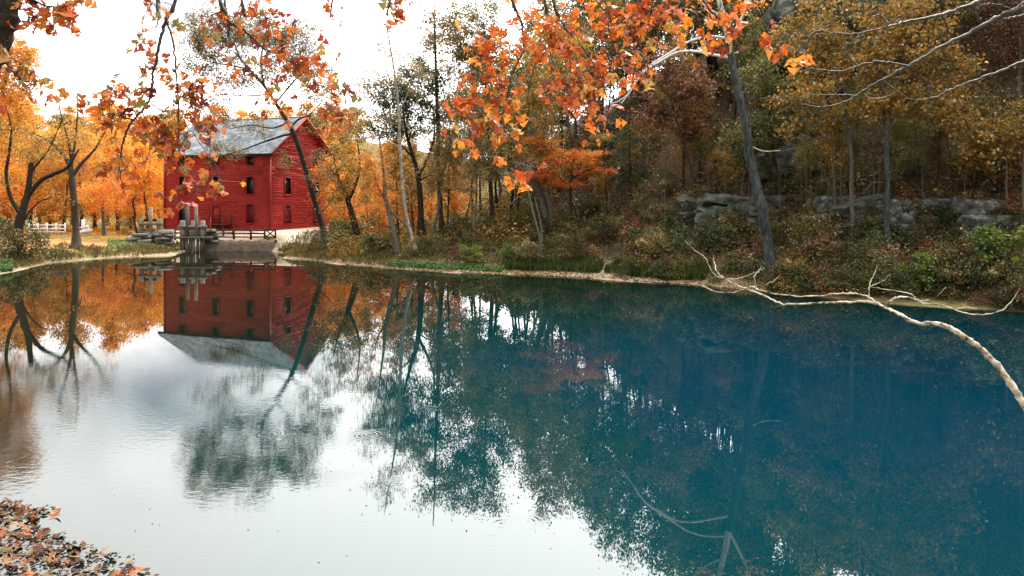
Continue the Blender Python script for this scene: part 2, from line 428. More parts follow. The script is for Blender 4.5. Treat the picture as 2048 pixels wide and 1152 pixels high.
def ground_z(X, Y):
    X = np.asarray(X, float); Y = np.asarray(Y, float)
    d = pond_dist(X, Y)
    u = X / np.maximum(Y, 4.0)
    low = np.interp(d, [-8, -1.5, 0, 0.7, 3, 9, 30, 90], [-2.4, -0.5, 0.0, 0.16, 0.5, 0.72, 0.95, 1.2])
    hil = np.interp(d, [-8, -1.5, 0, 0.8, 1.6, 3, 4.2, 6.2, 8, 9, 14, 22, 40, 70, 140], [-3, -0.7, 0.0, 0.16, 0.35, 1.15, 1.55, 1.85, 2.7, 3.5, 6.3, 11, 20, 29, 34])
    fac = sstep(-0.22, 0.3, u) * sstep(14, 24, Y)
    z = low * (1 - fac) + hil * fac
    cliff = sstep(0.27, 0.42, u) * fac
    z = z + cliff * (np.interp(d, [0, 8, 9, 19, 21, 24, 60], [0, 0, 0.9, 3.0, 8.0, 10, 16]))
    # near bank under the viewer
    nb = sstep(16, 8, Y) * sstep(-60, -8, -np.abs(X)) 
    z = np.where(Y < 16, z + np.interp(d, [0, 0.6, 3, 7, 12], [0, 0.0, 0.9, 3.0, 3.3]) * nb, z)
    # mound below the mill
    q = np.stack([X - MILL_C[0], Y - MILL_C[1]], -1)
    lx = q @ XD; ly = q @ YD
    ex = np.maximum(np.maximum(lx - 6.5, -13.0 - lx), 0); ey = np.maximum(np.maximum(-0.5 - ly, ly - 14), 0)
    md = np.hypot(ex, ey)
    z = np.where(d > 0, np.maximum(z, 0) + (1.72 - np.minimum(np.maximum(z, 0), 1.72)) * sstep(5.5, 0.5, md), z)
    # wooded ridge far behind on the left
    rd = sstep(115, 210, Y) * sstep(0.05, -0.25, u)
    z = z + rd * (22 + 4 * np.sin(X * 0.03 + 1))
    rough = sstep(0.5, 6, d) * (0.12 + 0.45 * fac * sstep(6, 12, d))
    return z + wob(X, Y) * rough

def gz(x, y):
    return float(ground_z(np.array([x]), np.array([y]))[0])

def hit(px, py, y0=20.0, y1=140.0):
    """depth at which the sight line through a pixel meets the ground"""
    Ys = np.linspace(y0, y1, 480)
    Xs = (px - CX) / F * Ys; Zs = EYE - (py - HY) / F * Ys
    g = ground_z(Xs, Ys)
    k = np.nonzero((g >= Zs) & (g > 0.02))[0]
    return float(Ys[k[0]]) if len(k) else None

# ------------------------------------------------------------------ ground
def build_ground():
    xs = np.concatenate([np.linspace(-230, -62, 36), np.arange(-60, 62, 0.6), np.linspace(64, 230, 36)])
    ys = np.concatenate([np.linspace(-40, 4, 16), np.arange(5, 112, 0.6), np.linspace(114, 330, 60)])
    X, Y = np.meshgrid(xs, ys)
    Z = ground_z(X, Y)
    nx, ny = len(xs), len(ys)
    V = np.stack([X, Y, Z], -1).reshape(-1, 3)
    i = (np.arange(ny - 1)[:, None] * nx + np.arange(nx - 1)[None, :]).ravel()
    Q = np.stack([i, i + 1, i + nx + 1, i + nx], -1)
    me = mesh_from('ground', V, Q, None, True)
    d = pond_dist(X, Y).ravel(); u = (X / np.maximum(Y, 4)).ravel(); x, y = X.ravel(), Y.ravel()
    fac = sstep(-0.2, 0.1, u) * sstep(14, 24, y)
    q = np.stack([x - MILL_C[0], y - MILL_C[1]], -1); lx = q @ XD; ly = q @ YD
    wv = wob(x, y, 0.11) * 1.5
    pale = sstep(9, 3, np.hypot(np.maximum(lx - 4.5, 0) + np.maximum(-9 - lx, 0), np.maximum(-4.5 - ly, 0) + np.maximum(ly - 13, 0)) * 2 + wv * 2) * sstep(0.5, 2.0, d)
    shore_m = sstep(2.4, 0.5, d + wv * 1.1) * (1 - 0.8 * sstep(0.12, 0.34, u))
    litter = np.clip(fac * sstep(0.8, 3.0, d), 0, 1)
    path = sstep(0.0, 0.5, 1 - np.abs(y - (70.5 + (x + 38) * 0.05) + wv) / 6.5) * (x < -28) * sstep(2.6, 4.5, d)
    a = me.color_attributes.new('zones', 'FLOAT_COLOR', 'POINT')
    a.data.foreach_set('color', np.stack([pale, shore_m, litter, path], -1).astype(np.float32).ravel())
    m, t, out = new_mat('ground')
    n, l = t.nodes.new, t.links.new
    p = principled(t, 0.95, 0.1)
    at = n('ShaderNodeAttribute'); at.attribute_name = 'zones'
    sp = n('ShaderNodeSeparateColor'); l(at.outputs['Color'], sp.inputs[0])
    c = n('ShaderNodeTexCoord')
    def nz(scale, detail=8, rough=0.65):
        no = n('ShaderNodeTexNoise'); no.inputs['Scale'].default_value = scale; no.inputs['Detail'].default_value = detail; no.inputs['Roughness'].default_value = rough
        l(c.outputs['Object'], no.inputs['Vector']); return no
    n1, n2 = nz(1.1), nz(6.0)
    base = ramp(t, [(0.3, (0.05, 0.055, 0.015)), (0.5, (0.13, 0.11, 0.035)), (0.7, (0.24, 0.17, 0.07))]); l(n1.outputs['Fac'], base.inputs[0])
    lit = ramp(t, [(0.3, (0.018, 0.012, 0.007)), (0.5, (0.05, 0.03, 0.016)), (0.7, (0.11, 0.064, 0.032))]); l(n2.outputs['Fac'], lit.inputs[0])
    pal = ramp(t, [(0.3, (0.32, 0.24, 0.16)), (0.5, (0.55, 0.45, 0.35)), (0.7, (0.7, 0.62, 0.52))]); l(n2.outputs['Fac'], pal.inputs[0])
    shr = ramp(t, [(0.3, (0.1, 0.06, 0.035)), (0.5, (0.27, 0.2, 0.12)), (0.68, (0.5, 0.44, 0.34))]); l(n2.outputs['Fac'], shr.inputs[0])
    pth = ramp(t, [(0.3, (0.22, 0.12, 0.06)), (0.5, (0.36, 0.21, 0.11)), (0.7, (0.48, 0.32, 0.2))]); l(n1.outputs['Fac'], pth.inputs[0])
    cur = base.outputs[0]
    for src, fc in ((lit, sp.outputs[2]), (pth, at.outputs['Alpha']), (shr, sp.outputs[1]), (pal, sp.outputs[0])):
        mx = n('ShaderNodeMixRGB'); l(fc, mx.inputs[0]); l(cur, mx.inputs[1]); l(src.outputs[0], mx.inputs[2]); cur = mx.outputs[0]
    l(cur, p.inputs['Base Color'])
    b = n('ShaderNodeBump'); b.inputs['Strength'].default_value = 0.8; b.inputs['Distance'].default_value = 0.1
    l(n2.outputs['Fac'], b.inputs['Height']); l(b.outputs[0], p.inputs['Normal'])
    l(p.outputs[0], out.inputs[0])
    me.materials.append(m)
    tag(link('ground', me), kind='structure')
build_ground()

# ------------------------------------------------------------------ water
def build_water():
    me = bpy.data.meshes.new('pond_water')
    me.from_pydata([(-60, 1, 0), (60, 1, 0), (60, 95, 0), (-60, 95, 0)], [], [(0, 1, 2, 3)])
    m, t, out = new_mat('spring_water')
    n, l = t.nodes.new, t.links.new
    p = n('ShaderNodeBsdfDiffuse')
    gl = n('ShaderNodeBsdfGlossy'); gl.inputs['Roughness'].default_value = 0.0
    fr = n('ShaderNodeFresnel'); fr.inputs['IOR'].default_value = 1.8
    mxs = n('ShaderNodeMixShader')
    c = n('ShaderNodeTexCoord')
    sp = n('ShaderNodeSeparateXYZ'); l(c.outputs['Object'], sp.inputs[0])
    # body colour: deep blue over the spring to the right, teal and grey-green in the shallows
    no = n('ShaderNodeTexNoise'); no.inputs['Scale'].default_value = 0.09; no.inputs['Detail'].default_value = 5
    l(c.outputs['Object'], no.inputs['Vector'])
    dv = n('ShaderNodeVectorMath'); dv.operation = 'DISTANCE'; dv.inputs[1].default_value = (13, 20, 0)
    l(c.outputs['Object'], dv.inputs[0])
    ma = n('ShaderNodeMath'); ma.operation = 'MULTIPLY_ADD'; ma.inputs[1].default_value = 22; l(no.outputs['Fac'], ma.inputs[0]); l(dv.outputs['Value'], ma.inputs[2])
    mr = n('ShaderNodeMapRange'); mr.inputs[1].default_value = 17; mr.inputs[2].default_value = 46; l(ma.outputs[0], mr.inputs[0])
    r = ramp(t, [(0, (0.0002, 0.0175, 0.031)), (0.22, (0.0002, 0.0185, 0.027)), (0.4, (0.0004, 0.0175, 0.017)), (0.58, (0.0008, 0.009, 0.008)), (0.78, (0.003, 0.008, 0.005)), (1, (0.01, 0.011, 0.006))])
    l(mr.outputs[0], r.inputs[0]); l(r.outputs[0], p.inputs['Color'])
    # ripples
    def ns(scale, sx, sy, detail):
        mp = n('ShaderNodeMapping'); mp.inputs['Scale'].default_value = (sx, sy, 1); l(c.outputs['Object'], mp.inputs[0])
        x = n('ShaderNodeTexNoise'); x.inputs['Scale'].default_value = scale; x.inputs['Detail'].default_value = detail; l(mp.outputs[0], x.inputs[0]); return x.outputs['Fac']
    fine = ns(5.0, 1.0, 1.5, 3)
    slow = ns(0.7, 1.0, 1.4, 2)
    # patches of breeze, stronger near the left shore
    patch = n('ShaderNodeTexNoise'); patch.inputs['Scale'].default_value = 0.16; patch.inputs['Detail'].default_value = 3; l(c.outputs['Object'], patch.inputs[0])
    pr = n('ShaderNodeMapRange'); pr.inputs[1].default_value = 0.4; pr.inputs[2].default_value = 0.62; l(patch.outputs['Fac'], pr.inputs[0])
    pxr = n('ShaderNodeMapRange'); pxr.inputs[1].default_value = -1.5; pxr.inputs[2].default_value = -11; pxr.inputs[4].default_value = 0.6; l(sp.outputs['X'], pxr.inputs[0])
    pyr = n('ShaderNodeMapRange'); pyr.inputs[1].default_value = 26; pyr.inputs[2].default_value = 11; l(sp.outputs['Y'], pyr.inputs[0])
    pm = n('ShaderNodeMath'); pm.operation = 'MULTIPLY'; l(pxr.outputs[0], pm.inputs[0]); l(pyr.outputs[0], pm.inputs[1])
    pa = n('ShaderNodeMath'); pa.operation = 'MULTIPLY_ADD'; pa.inputs[1].default_value = 0.02; l(pr.outputs[0], pa.inputs[0]); l(pm.outputs[0], pa.inputs[2])
    pb = n('ShaderNodeMath'); pb.operation = 'ADD'; pb.inputs[1].default_value = 0.006; l(pa.outputs[0], pb.inputs[0])
    h1 = n('ShaderNodeMath'); h1.operation = 'MULTIPLY'; l(fine, h1.inputs[0]); l(pb.outputs[0], h1.inputs[1])
    hh = n('ShaderNodeMath'); hh.operation = 'MULTIPLY_ADD'; hh.inputs[1].default_value = 0.09; l(slow, hh.inputs[0]); l(h1.outputs[0], hh.inputs[2])
    cur = hh.outputs[0]
    # rings where drops have fallen
    rr = np.random.default_rng(11)
    for k in range(14):
        y = rr.uniform(10.5, 19); x = rr.uniform(-0.42, 0.02) * y
        R = rr.uniform(0.25, 0.6)
        dd = n('ShaderNodeVectorMath'); dd.operation = 'DISTANCE'; dd.inputs[1].default_value = (x, y, 0); l(c.outputs['Object'], dd.inputs[0])
        sn = n('ShaderNodeMath'); sn.operation = 'MULTIPLY'; sn.inputs[1].default_value = rr.uniform(50, 75); l(dd.outputs['Value'], sn.inputs[0])
        si = n('ShaderNodeMath'); si.operation = 'SINE'; l(sn.outputs[0], si.inputs[0])
        fo = n('ShaderNodeMapRange'); fo.interpolation_type = 'SMOOTHSTEP'; fo.inputs[1].default_value = R; fo.inputs[2].default_value = R * 0.35; fo.inputs[3].default_value = 0; fo.inputs[4].default_value = 0.045; l(dd.outputs['Value'], fo.inputs[0])
        mu = n('ShaderNodeMath'); mu.operation = 'MULTIPLY_ADD'; l(si.outputs[0], mu.inputs[0]); l(fo.outputs[0], mu.inputs[1]); l(cur, mu.inputs[2]); cur = mu.outputs[0]
    b = n('ShaderNodeBump'); b.inputs['Strength'].default_value = 1.0; b.inputs['Distance'].default_value = 0.006
    l(cur, b.inputs['Height']); l(b.outputs[0], gl.inputs['Normal']); l(b.outputs[0], fr.inputs['Normal'])
    l(fr.outputs[0], mxs.inputs[0]); l(p.outputs[0], mxs.inputs[1]); l(gl.outputs[0], mxs.inputs[2])
    l(mxs.outputs[0], out.inputs[0])
    me.materials.append(m)
    tag(link('pond_water', me), kind='structure')
build_water()

# ------------------------------------------------------------------ the red mill
MILL_Z = 1.76
def front_x(px):
    k = (px - CX) / F
    t = (MILL_C[0] - k * MILL_C[1]) / (XD[0] - k * XD[1])     # C - t*XD lies on the ray
    return -t
def gable_y(px):
    k = (px - CX) / F
    return (k * MILL_C[1] - MILL_C[0]) / (YD[0] - k * YD[1])
def zf(py, lx):   # height above the mill base on the front wall
    Y = MILL_C[1] + lx * XD[1]
    return EYE - (py - HY) / F * Y - MILL_Z
def zg(py, ly):
    Y = MILL_C[1] + ly * YD[1]
    return EYE - (py - HY) / F * Y - MILL_Z

def siding(g, length, height, openings, place, top=None, board=0.18):
    """lapped boards along a wall, interrupted at openings (s0,s1,z0,z1); place(s,z,out)->xyz"""
    r = np.random.default_rng(5)
    nrow = int(math.ceil(height / board))
    for i in range(nrow):
        z0, z1 = i * board, min((i + 1) * board + 0.012, height + 0.0)
        if z1 - z0 < 0.02: continue
        lo, hi = 0.0, length
        if top is not None:
            lo, hi = top((z0 + z1) / 2)
        segs = [(lo, hi)]
        for s0, s1, a, b in openings:
            if z1 - 0.03 > a and z0 + 0.03 < b:
                new = []
                for p, q in segs:
                    if s1 <= p or s0 >= q: new.append((p, q))
                    else:
                        if s0 > p: new.append((p, s0))
                        if s1 < q: new.append((s1, q))
                segs = new
        for p, q in segs:
            cuts = [p] + sorted(r.uniform(p, q, max(0, int((q - p) / 4)))) + [q]
            for a, b in zip(cuts[:-1], cuts[1:]):
                if b - a < 0.02: continue
                ob = 0.044 + r.normal(0, 0.006); dz = r.normal(0, 0.004)
                V = [place(a, z0 + dz, 0), place(b, z0 + dz, 0), place(b, z0 + dz, ob), place(a, z0 + dz, ob),
                     place(a, z1, 0), place(b, z1, 0), place(b, z1, 0.014), place(a, z1, 0.014)]
                g.add(V, [(0, 1, 2, 3), (4, 7, 6, 5), (3, 2, 6, 7), (0, 4, 5, 1), (0, 3, 7, 4), (1, 5, 6, 2)])

def build_mill():
    LN, WD, EH = -front_x(329.5), gable_y(661), 8.2
    root = thing('red_mill', 'tall red clapboard mill with grey gabled roof at the head of the pond', 'mill', (MILL_C[0], MILL_C[1], MILL_Z), rz=math.atan2(XD[1], XD[0]))
    AP = 12.25
    # openings: front
    fo, go = [], []
    for px in (365, 432, 500.5):
        lx = front_x(px); w = 0.4
        fo.append((lx - w, lx + w, zf(330, lx), zf(313, lx), 'small'))
        fo.append((lx - w, lx + w, zf(388, lx), zf(354, lx), 'sash'))
        if px == 432: fo.append((lx - 0.42, lx + 0.42, zf(447, lx), zf(412, lx), 'door'))
        else: fo.append((lx - w - 0.02, lx + w + 0.02, zf(446, lx), zf(409, lx), 'bars' if px > 450 else 'sash'))
    for px in (575, 633):
        ly = gable_y(px); w = 0.5
        go.append((ly - w, ly + w, zg(329, ly), zg(315, ly), 'small'))
        go.append((ly - w, ly + w, zg(389, ly), zg(356, ly), 'sash'))
        go.append((ly - w, ly + w, zg(447, ly), zg(412, ly), 'shutter'))
    # structural walls behind the boards (dark inside seen only through openings)
    g = Geo()
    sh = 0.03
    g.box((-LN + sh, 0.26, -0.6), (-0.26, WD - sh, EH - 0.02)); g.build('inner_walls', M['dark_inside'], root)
    g = Geo()
    pf = lambda s, z, o: (-LN + s, -o, z)
    siding(g, LN, EH, [(a + LN, b + LN, c, d) for a, b, c, d, k in fo], pf)
    g.build('front_siding', M['red_paint'], root)
    g = Geo()
    pg = lambda s, z, o: (o, s, z)
    def top(z):
        if z <= EH: return 0.0, WD
        f = (z - EH) / (AP - EH) * WD / 2
        return f, WD - f
    siding(g, WD, AP - 0.15, [(a, b, c, d) for a, b, c, d, k in go], pg, top)
    g.build('gable_siding', M['red_paint'], root)
    # far walls
    g = Geo()
    pb = lambda s, z, o: (-LN - o, s, z)
    siding(g, WD, AP - 0.15, [], pb, top, 0.28)
    pr_ = lambda s, z, o: (-LN + s, WD + o, z)
    siding(g, LN, EH, [], pr_, None, 0.28)
    g.build('rear_siding', M['red_paint'], root)
    for x, y in ((0, 0), (-LN, 0), (0, WD)):
        g = Geo(); g.box((x - 0.1, y - 0.09, -0.05), (x + 0.09, y + 0.1, EH - 0.01)); g.build('corner_board', M['red_trim'], root)
    g = Geo(); g.box((-LN - 0.05, -0.12, -1.6), (0.12, WD + 0.05, -0.02)); g.build('foundation', M['stone'], root)
    # roof: courses of shingles on both slopes
    ov, og = 0.5, 0.55
    slope = math.atan2(AP - EH, WD / 2)
    sl = (WD / 2) / math.cos(slope) + ov
    deck = Geo(); r = np.random.default_rng(9)
    shg = Geo()
    for side in (0, 1):
        ey = (lambda t: t * math.cos(slope)) 
        def pt(x, t, h):   # t: distance down from the ridge, h: height above deck
            y = WD / 2 + (-1 if side == 0 else 1) * (t * math.cos(slope) + h * math.sin(slope))
            return (x, y, AP + 0.12 - t * math.sin(slope) + h * math.cos(slope))
        x0, x1 = -LN - og, og
        V = [pt(x0, 0, -0.08), pt(x1, 0, -0.08), pt(x1, sl, -0.08), pt(x0, sl, -0.08), pt(x0, 0, 0), pt(x1, 0, 0), pt(x1, sl, 0), pt(x0, sl, 0)]
        deck.add(V, [(0, 3, 2, 1), (4, 5, 6, 7), (0, 1, 5, 4), (1, 2, 6, 5), (2, 3, 7, 6), (3, 0, 4, 7)])
        nc = int(sl / 0.24)
        for i in range(nc + 1):
            t1 = sl + 0.04 - i * 0.24; t0 = max(t1 - 0.27, 0)
            if t1 <= 0.05: break
            x = x0 - 0.02
            while x < x1:
                w = r.uniform(0.3, 0.6); xe = min(x + w, x1 + 0.02)
                hb = 0.045 + r.normal(0, 0.006)
                V = [pt(x, t0, 0.004), pt(xe - 0.012, t0, 0.004), pt(xe - 0.012, t1, 0.004), pt(x, t1, 0.004), pt(x, t0, 0.012), pt(xe - 0.012, t0, 0.012), pt(xe - 0.012, t1, hb), pt(x, t1, hb)]
                shg.add(V, [(4, 5, 6, 7), (1, 2, 6, 5), (2, 3, 7, 6), (3, 0, 4, 7)])
                x = xe
    rf = deck.build('roof', M['red_trim'], root)
    so = shg.build('shingles', M['roof'], rf); so['kind'] = 'stuff'
    g = Geo(); g.beam((-LN - og, WD / 2, AP + 0.16), (og, WD / 2, AP + 0.16), 0.3, 0.07); g.build('ridge_cap', M['roof'], rf)
    for sx in (og + 0.02, -LN - og - 0.02):
        for sd in (-1, 1):
            g = Geo()
            a = (sx, WD / 2, AP + 0.04); b = (sx, WD / 2 + sd * (sl * math.cos(slope)), AP + 0.04 - sl * math.sin(slope))
            g.beam(a, b, 0.05, 0.24, up=(0, 0, 1)); g.build('barge_board', M['red_paint'], rf)
    g = Geo(); zz = AP + 0.0 - sl * math.sin(slope); yy = WD / 2 - sl * math.cos(slope)
    g.box((-LN - og, yy + 0.03, zz - 0.14), (og, yy + 0.09, zz + 0.06)); g.build('eave_fascia', M['bark_dark'], rf)
    g = Geo(); g.box((-LN - 0.1, yy + 0.1, zz + 0.0), (0.1, -0.05, zz + 0.05)); g.build('eave_soffit', M['red_trim'], rf)
    # windows and doors
    def put(a, b, c, d, kind, P):
        w = thing_part = link('door' if kind == 'door' else 'window', None, root)
        w.empty_display_size = 0.2
        def bx(name, s0, s1, z0, z1, o0, o1, mat):
            g = Geo(); p, q = P(s0, z0, o0), P(s1, z1, o1)
            g.box(np.minimum(p, q), np.maximum(p, q)); return g.build(name, mat, w)
        f = 0.075
        bx('frame', a - f, a, c - f, d + f, -0.02, 0.095, M['red_trim']); bx('frame', b, b + f, c - f, d + f, -0.02, 0.095, M['red_trim'])
        bx('frame', a, b, d, d + f + 0.02, -0.02, 0.105, M['red_trim']); bx('sill', a - f - 0.03, b + f + 0.03, c - f - 0.05, c - 0.002, -0.02, 0.13, M['red_trim'])
        if kind in ('sash', 'small', 'bars'):
            bx('pane', a, b, c, d, -0.16, -0.13, M['glass'])
            mid = (c + d) / 2
            if kind == 'sash': bx('meeting_rail', a, b, mid - 0.025, mid + 0.025, -0.128, -0.09, M['dark_inside'])
            m2 = (a + b) / 2
            bx('glazing_bar', m2 - 0.012, m2 + 0.012, c, d, -0.127, -0.1, M['dark_inside'])
            if kind == 'bars':
                for k in range(5):
                    s = a + (b - a) * (k + 0.5) / 5
                    bx('bar', s - 0.035, s + 0.035, c, d, -0.05, -0.01, M['red_trim'])
        elif kind == 'shutter':
            for k in range(4):
                s0 = a + (b - a) * k / 4; s1 = a + (b - a) * (k + 1) / 4
                bx('shutter_board', s0 + 0.006, s1 - 0.006, c, d, -0.06, -0.02 + 0.004 * (k % 2), M['red_shutter'])
            bx('shutter_batten', a + 0.02, b - 0.02, c + 0.3, c + 0.42, -0.014, 0.014, M['red_trim'])
            bx('shutter_batten', a + 0.02, b - 0.02, d - 0.42, d - 0.3, -0.014, 0.014, M['red_trim'])
        else:
            for k in range(4):
                s0 = a + (b - a) * k / 4; s1 = a + (b - a) * (k + 1) / 4
                bx('door_board', s0 + 0.005, s1 - 0.005, c, d, -0.1, -0.06 + 0.004 * (k % 2), M['red_paint'])
            bx('handle', b - 0.14, b - 0.09, (c + d) / 2 - 0.12, (c + d) / 2 + 0.05, -0.05, -0.01, M['bark_dark'])
    for a, b, c, d, k in fo: put(a, b, c, d, k, lambda s, z, o: np.array((s, -o, z)))
    for a, b, c, d, k in go: put(a, b, c, d, k, lambda s, z, o: np.array((o, s, z)))
    # porch with two stair railings below the door
    dx_ = front_x(432); dz = zf(447, dx_)
    po = link('porch', None, root)
    g = Geo(); g.box((dx_ - 0.9, -1.5, dz - 0.12), (dx_ + 2.2, -0.04, dz - 0.02)); g.build('deck', M['red_wood'], po)
    for k, (x, y) in enumerate(((dx_ - 0.85, -1.42), (dx_ + 2.1, -1.42), (dx_ + 0.75, -1.42), (dx_ + 2.1, -0.2))):
        g = Geo(); g.box((x - 0.06, y - 0.06, -1.2), (x + 0.06, y + 0.06, dz + 0.95)); g.build('post', M['red_wood'], po)
    for zz in (0.3, 0.6, 0.92):
        g = Geo(); g.beam((dx_ + 0.75, -1.43, dz + zz), (dx_ + 2.1, -1.43, dz + zz), 0.05, 0.12); g.build('rail', M['red_wood'], po)
    for xo in (-0.75, 0.65):
        g = Geo(); g.beam((dx_ + xo, -1.5, dz + 0.75), (dx_ + xo + 1.5, -3.3, dz - 0.35), 0.07, 0.12); g.build('handrail', M['red_paint'], po)
        g = Geo(); g.beam((dx_ + xo, -1.5, dz - 0.1), (dx_ + xo + 1.5, -3.3, dz - 1.2), 0.06, 0.22); g.build('stringer', M['red_wood'], po)
        g = Geo(); g.beam((dx_ + xo + 1.5, -3.3, dz - 1.4), (dx_ + xo + 1.5, -3.3, dz - 0.3), 0.09); g.build('post', M['red_wood'], po)
    for k in range(5):
        t = (k + 0.5) / 5
        x, y, z = dx_ - 0.7 + 1.5 * t, -1.5 - 1.8 * t, dz - 0.1 - 1.1 * t
        g = Geo(); g.beam((x, y, z), (x + 1.35, y, z), 0.3, 0.04); g.build('step', M['red_wood'], po)
build_mill()

# ------------------------------------------------------------------ sluice gates, stones, wall, fences
def plank(root, base, px0, px1, py0, py1, Y, th, mat, name, lean=0.0, seed=0):
    """upright or lying timber spanning a pixel box at depth Y, in the thing's own frame"""
    r = np.random.default_rng(int(px0 * 7 + py0) + seed)
    a, b = W(px0, py1, Y) - base, W(px1, py0, Y) - base
    g = Geo()
    V = np.array([(x, y, z) for z in (a[2], b[2]) for x, y in ((a[0], -th / 2), (b[0], -th / 2), (b[0], th / 2), (a[0], th / 2))])
    V = V + np.array((0, Y - base[1], 0)) + r.normal(0, 0.012, V.shape)
    V[4:, 0] += lean
    g.add(V, [(0, 3, 2, 1), (4, 5, 6, 7), (0, 1, 5, 4), (1, 2, 6, 5), (2, 3, 7, 6), (3, 0, 4, 7)])
    return g.build(name, mat, root)

def build_sluices():
    Y = 70.6; b = W(385, 503, Y); b[2] = 0.0
    s = thing('sluice_gate', 'weathered grey timber sluice gate with two tall posts standing in the water', 'sluice gate', b)
    for x0, x1 in ((361, 369), (383, 389), (402, 409)): plank(s, b, x0, x1, 441, 500, Y, 0.34, M['old_wood'], 'post')
    plank(s, b, 372, 377.5, 409, 476, Y - 0.3, 0.2, M['old_wood'], 'gate_stem'); plank(s, b, 391, 396.5, 408, 476, Y - 0.3, 0.2, M['old_wood'], 'gate_stem', -0.1)
    plank(s, b, 357, 413, 450.5, 455.5, Y - 0.25, 0.24, M['old_wood'], 'cross_beam')
    for i, x in enumerate(np.arange(362.5, 408, 6.3)): plank(s, b, x, x + 5.4, 455, 476, Y - 0.18 + 0.05 * (i % 2), 0.1, M['old_wood'], 'board')
    plank(s, b, 350, 424, 473, 477.5, Y - 0.45, 0.3, M['old_wood'], 'cross_beam')
    for i, x in enumerate(np.arange(371, 407, 7.2)): plank(s, b, x, x + 5.2, 476, 506, Y - 0.2 + 0.06 * (i % 2), 0.12, M['old_wood'], 'board')
    plank(s, b, 408, 424, 458, 462, Y + 0.3, 0.5, M['old_wood'], 'cross_beam')
    Y = 73.5; b = W(301, 475, Y); b[2] = gz(b[0], b[1])
    s = thing('sluice_gate', 'low grey timber sluice frame with a single tall post on the stone heap', 'sluice gate', b)
    for x0, x1 in ((279, 287), (314.5, 321)): plank(s, b, x0, x1, 437, 476, Y, 0.36, M['old_wood'], 'post')
    plank(s, b, 298.5, 304, 414, 474, Y - 0.2, 0.2, M['old_wood'], 'gate_stem')
    plank(s, b, 278, 323, 446, 450.5, Y - 0.26, 0.2, M['old_wood'], 'cross_beam'); plank(s, b, 286, 315, 438, 443, Y + 0.12, 0.14, M['bark_dark'], 'cross_beam')
    for x in (289, 294, 306): plank(s, b, x, x + 4, 458, 474, Y, 0.1, M['old_wood'], 'board')

def stone_mesh(sx, sy, sz, r):
    g = Geo()
    n = 3
    V = []; 
    lo = np.array((-sx, -sy, -sz)) / 2; hi = -lo
    g.box(lo, hi)
    V = g.V[0] + r.normal(0, 1, (8, 3)) * np.array((sx, sy, sz)) * 0.07
    # chamfered slab: top ring pulled in
    top = V[4:].copy(); c = top.mean(0)
    ring = c + (top - c) * 0.86; ring[:, 2] = V[4:, 2]; V[4:, 2] -= sz * 0.22
    V = np.concatenate([V, ring])
    Q = [(0, 3, 2, 1), (0, 1, 5, 4), (1, 2, 6, 5), (2, 3, 7, 6), (3, 0, 4, 7), (4, 5, 9, 8), (5, 6, 10, 9), (6, 7, 11, 10), (7, 4, 8, 11), (8, 9, 10, 11)]
    return mesh_from('stone', V, Q, M['stone'])

def build_stones():
    r = np.random.default_rng(21)
    ms = [stone_mesh(r.uniform(0.7, 1.4), r.uniform(0.6, 1.0), r.uniform(0.16, 0.28), r) for _ in range(8)]
    def heap(label, spots, Y):
        b = W(spots[0][0], spots[0][1], Y); b[2] = gz(b[0], Y)
        t = thing('stone_pile', label, 'stone pile', b)
        for i, (px, py) in enumerate(spots):
            o = link('stone', ms[r.integers(8)], t, W(px, py, Y + r.uniform(-0.6, 0.6)) - b)
            o.rotation_euler = (r.normal(0, 0.05), r.normal(0, 0.05), r.normal(0, 0.25)); s = r.uniform(0.8, 1.25); o.scale = (s, s, s)
    sp = []
    for py, x0, x1 in ((486, 276, 352), (482, 274, 350), (477.5, 268, 350), (473.5, 272, 348), (469.5, 282, 346), (466, 306, 346), (462, 330, 346)):
        x = x0
        while x < x1:
            sp.append((x, py)); x += r.uniform(14, 24)
    heap('dry heap of flat grey slabs under the low sluice frame', sp, 73.0)
    sp = []
    for py, x0, x1 in ((481, 410, 440), (476, 412, 438), (471, 412, 434), (466, 413, 430), (461, 414, 428)):
        x = x0
        while x < x1:
            sp.append((x, py)); x += r.uniform(12, 18)
    heap('short stack of flat stones on the mill side of the tall sluice gate', sp, 71.8)

def build_wall():
    Y0 = 71.6
    a, b = W(404, 505, Y0), W(548, 505, Y0 - 0.2)
    n = 40; V = []; Q = []; r = np.random.default_rng(2)
    zt = W(0, 481, Y0)[2]
    for i in range(n):
        t = i / (n - 1); p = a + (b - a) * t
        zt_i = zt + r.normal(0, 0.03)
        for k, (dy, z) in enumerate(((0, -0.3), (0, 0.25), (0.02, zt_i * 0.6), (0.03, zt_i), (0.7, zt_i + 0.01), (0.7, -0.3))):
            V.append((p[0] - a[0], dy + r.normal(0, 0.025), z))
    for i in range(n - 1):
        for k in range(5):
            q = i * 6 + k; Q.append((q, q + 6, q + 7, q + 1))
    Q.append((0, 1, 2, 3)); 
    me = mesh_from('dam_wall', V, Q, M['concrete'])
    tag(link('dam_wall', me, None, (a[0], a[1], 0)), 'low stained concrete dam wall along the water below the mill', 'wall')

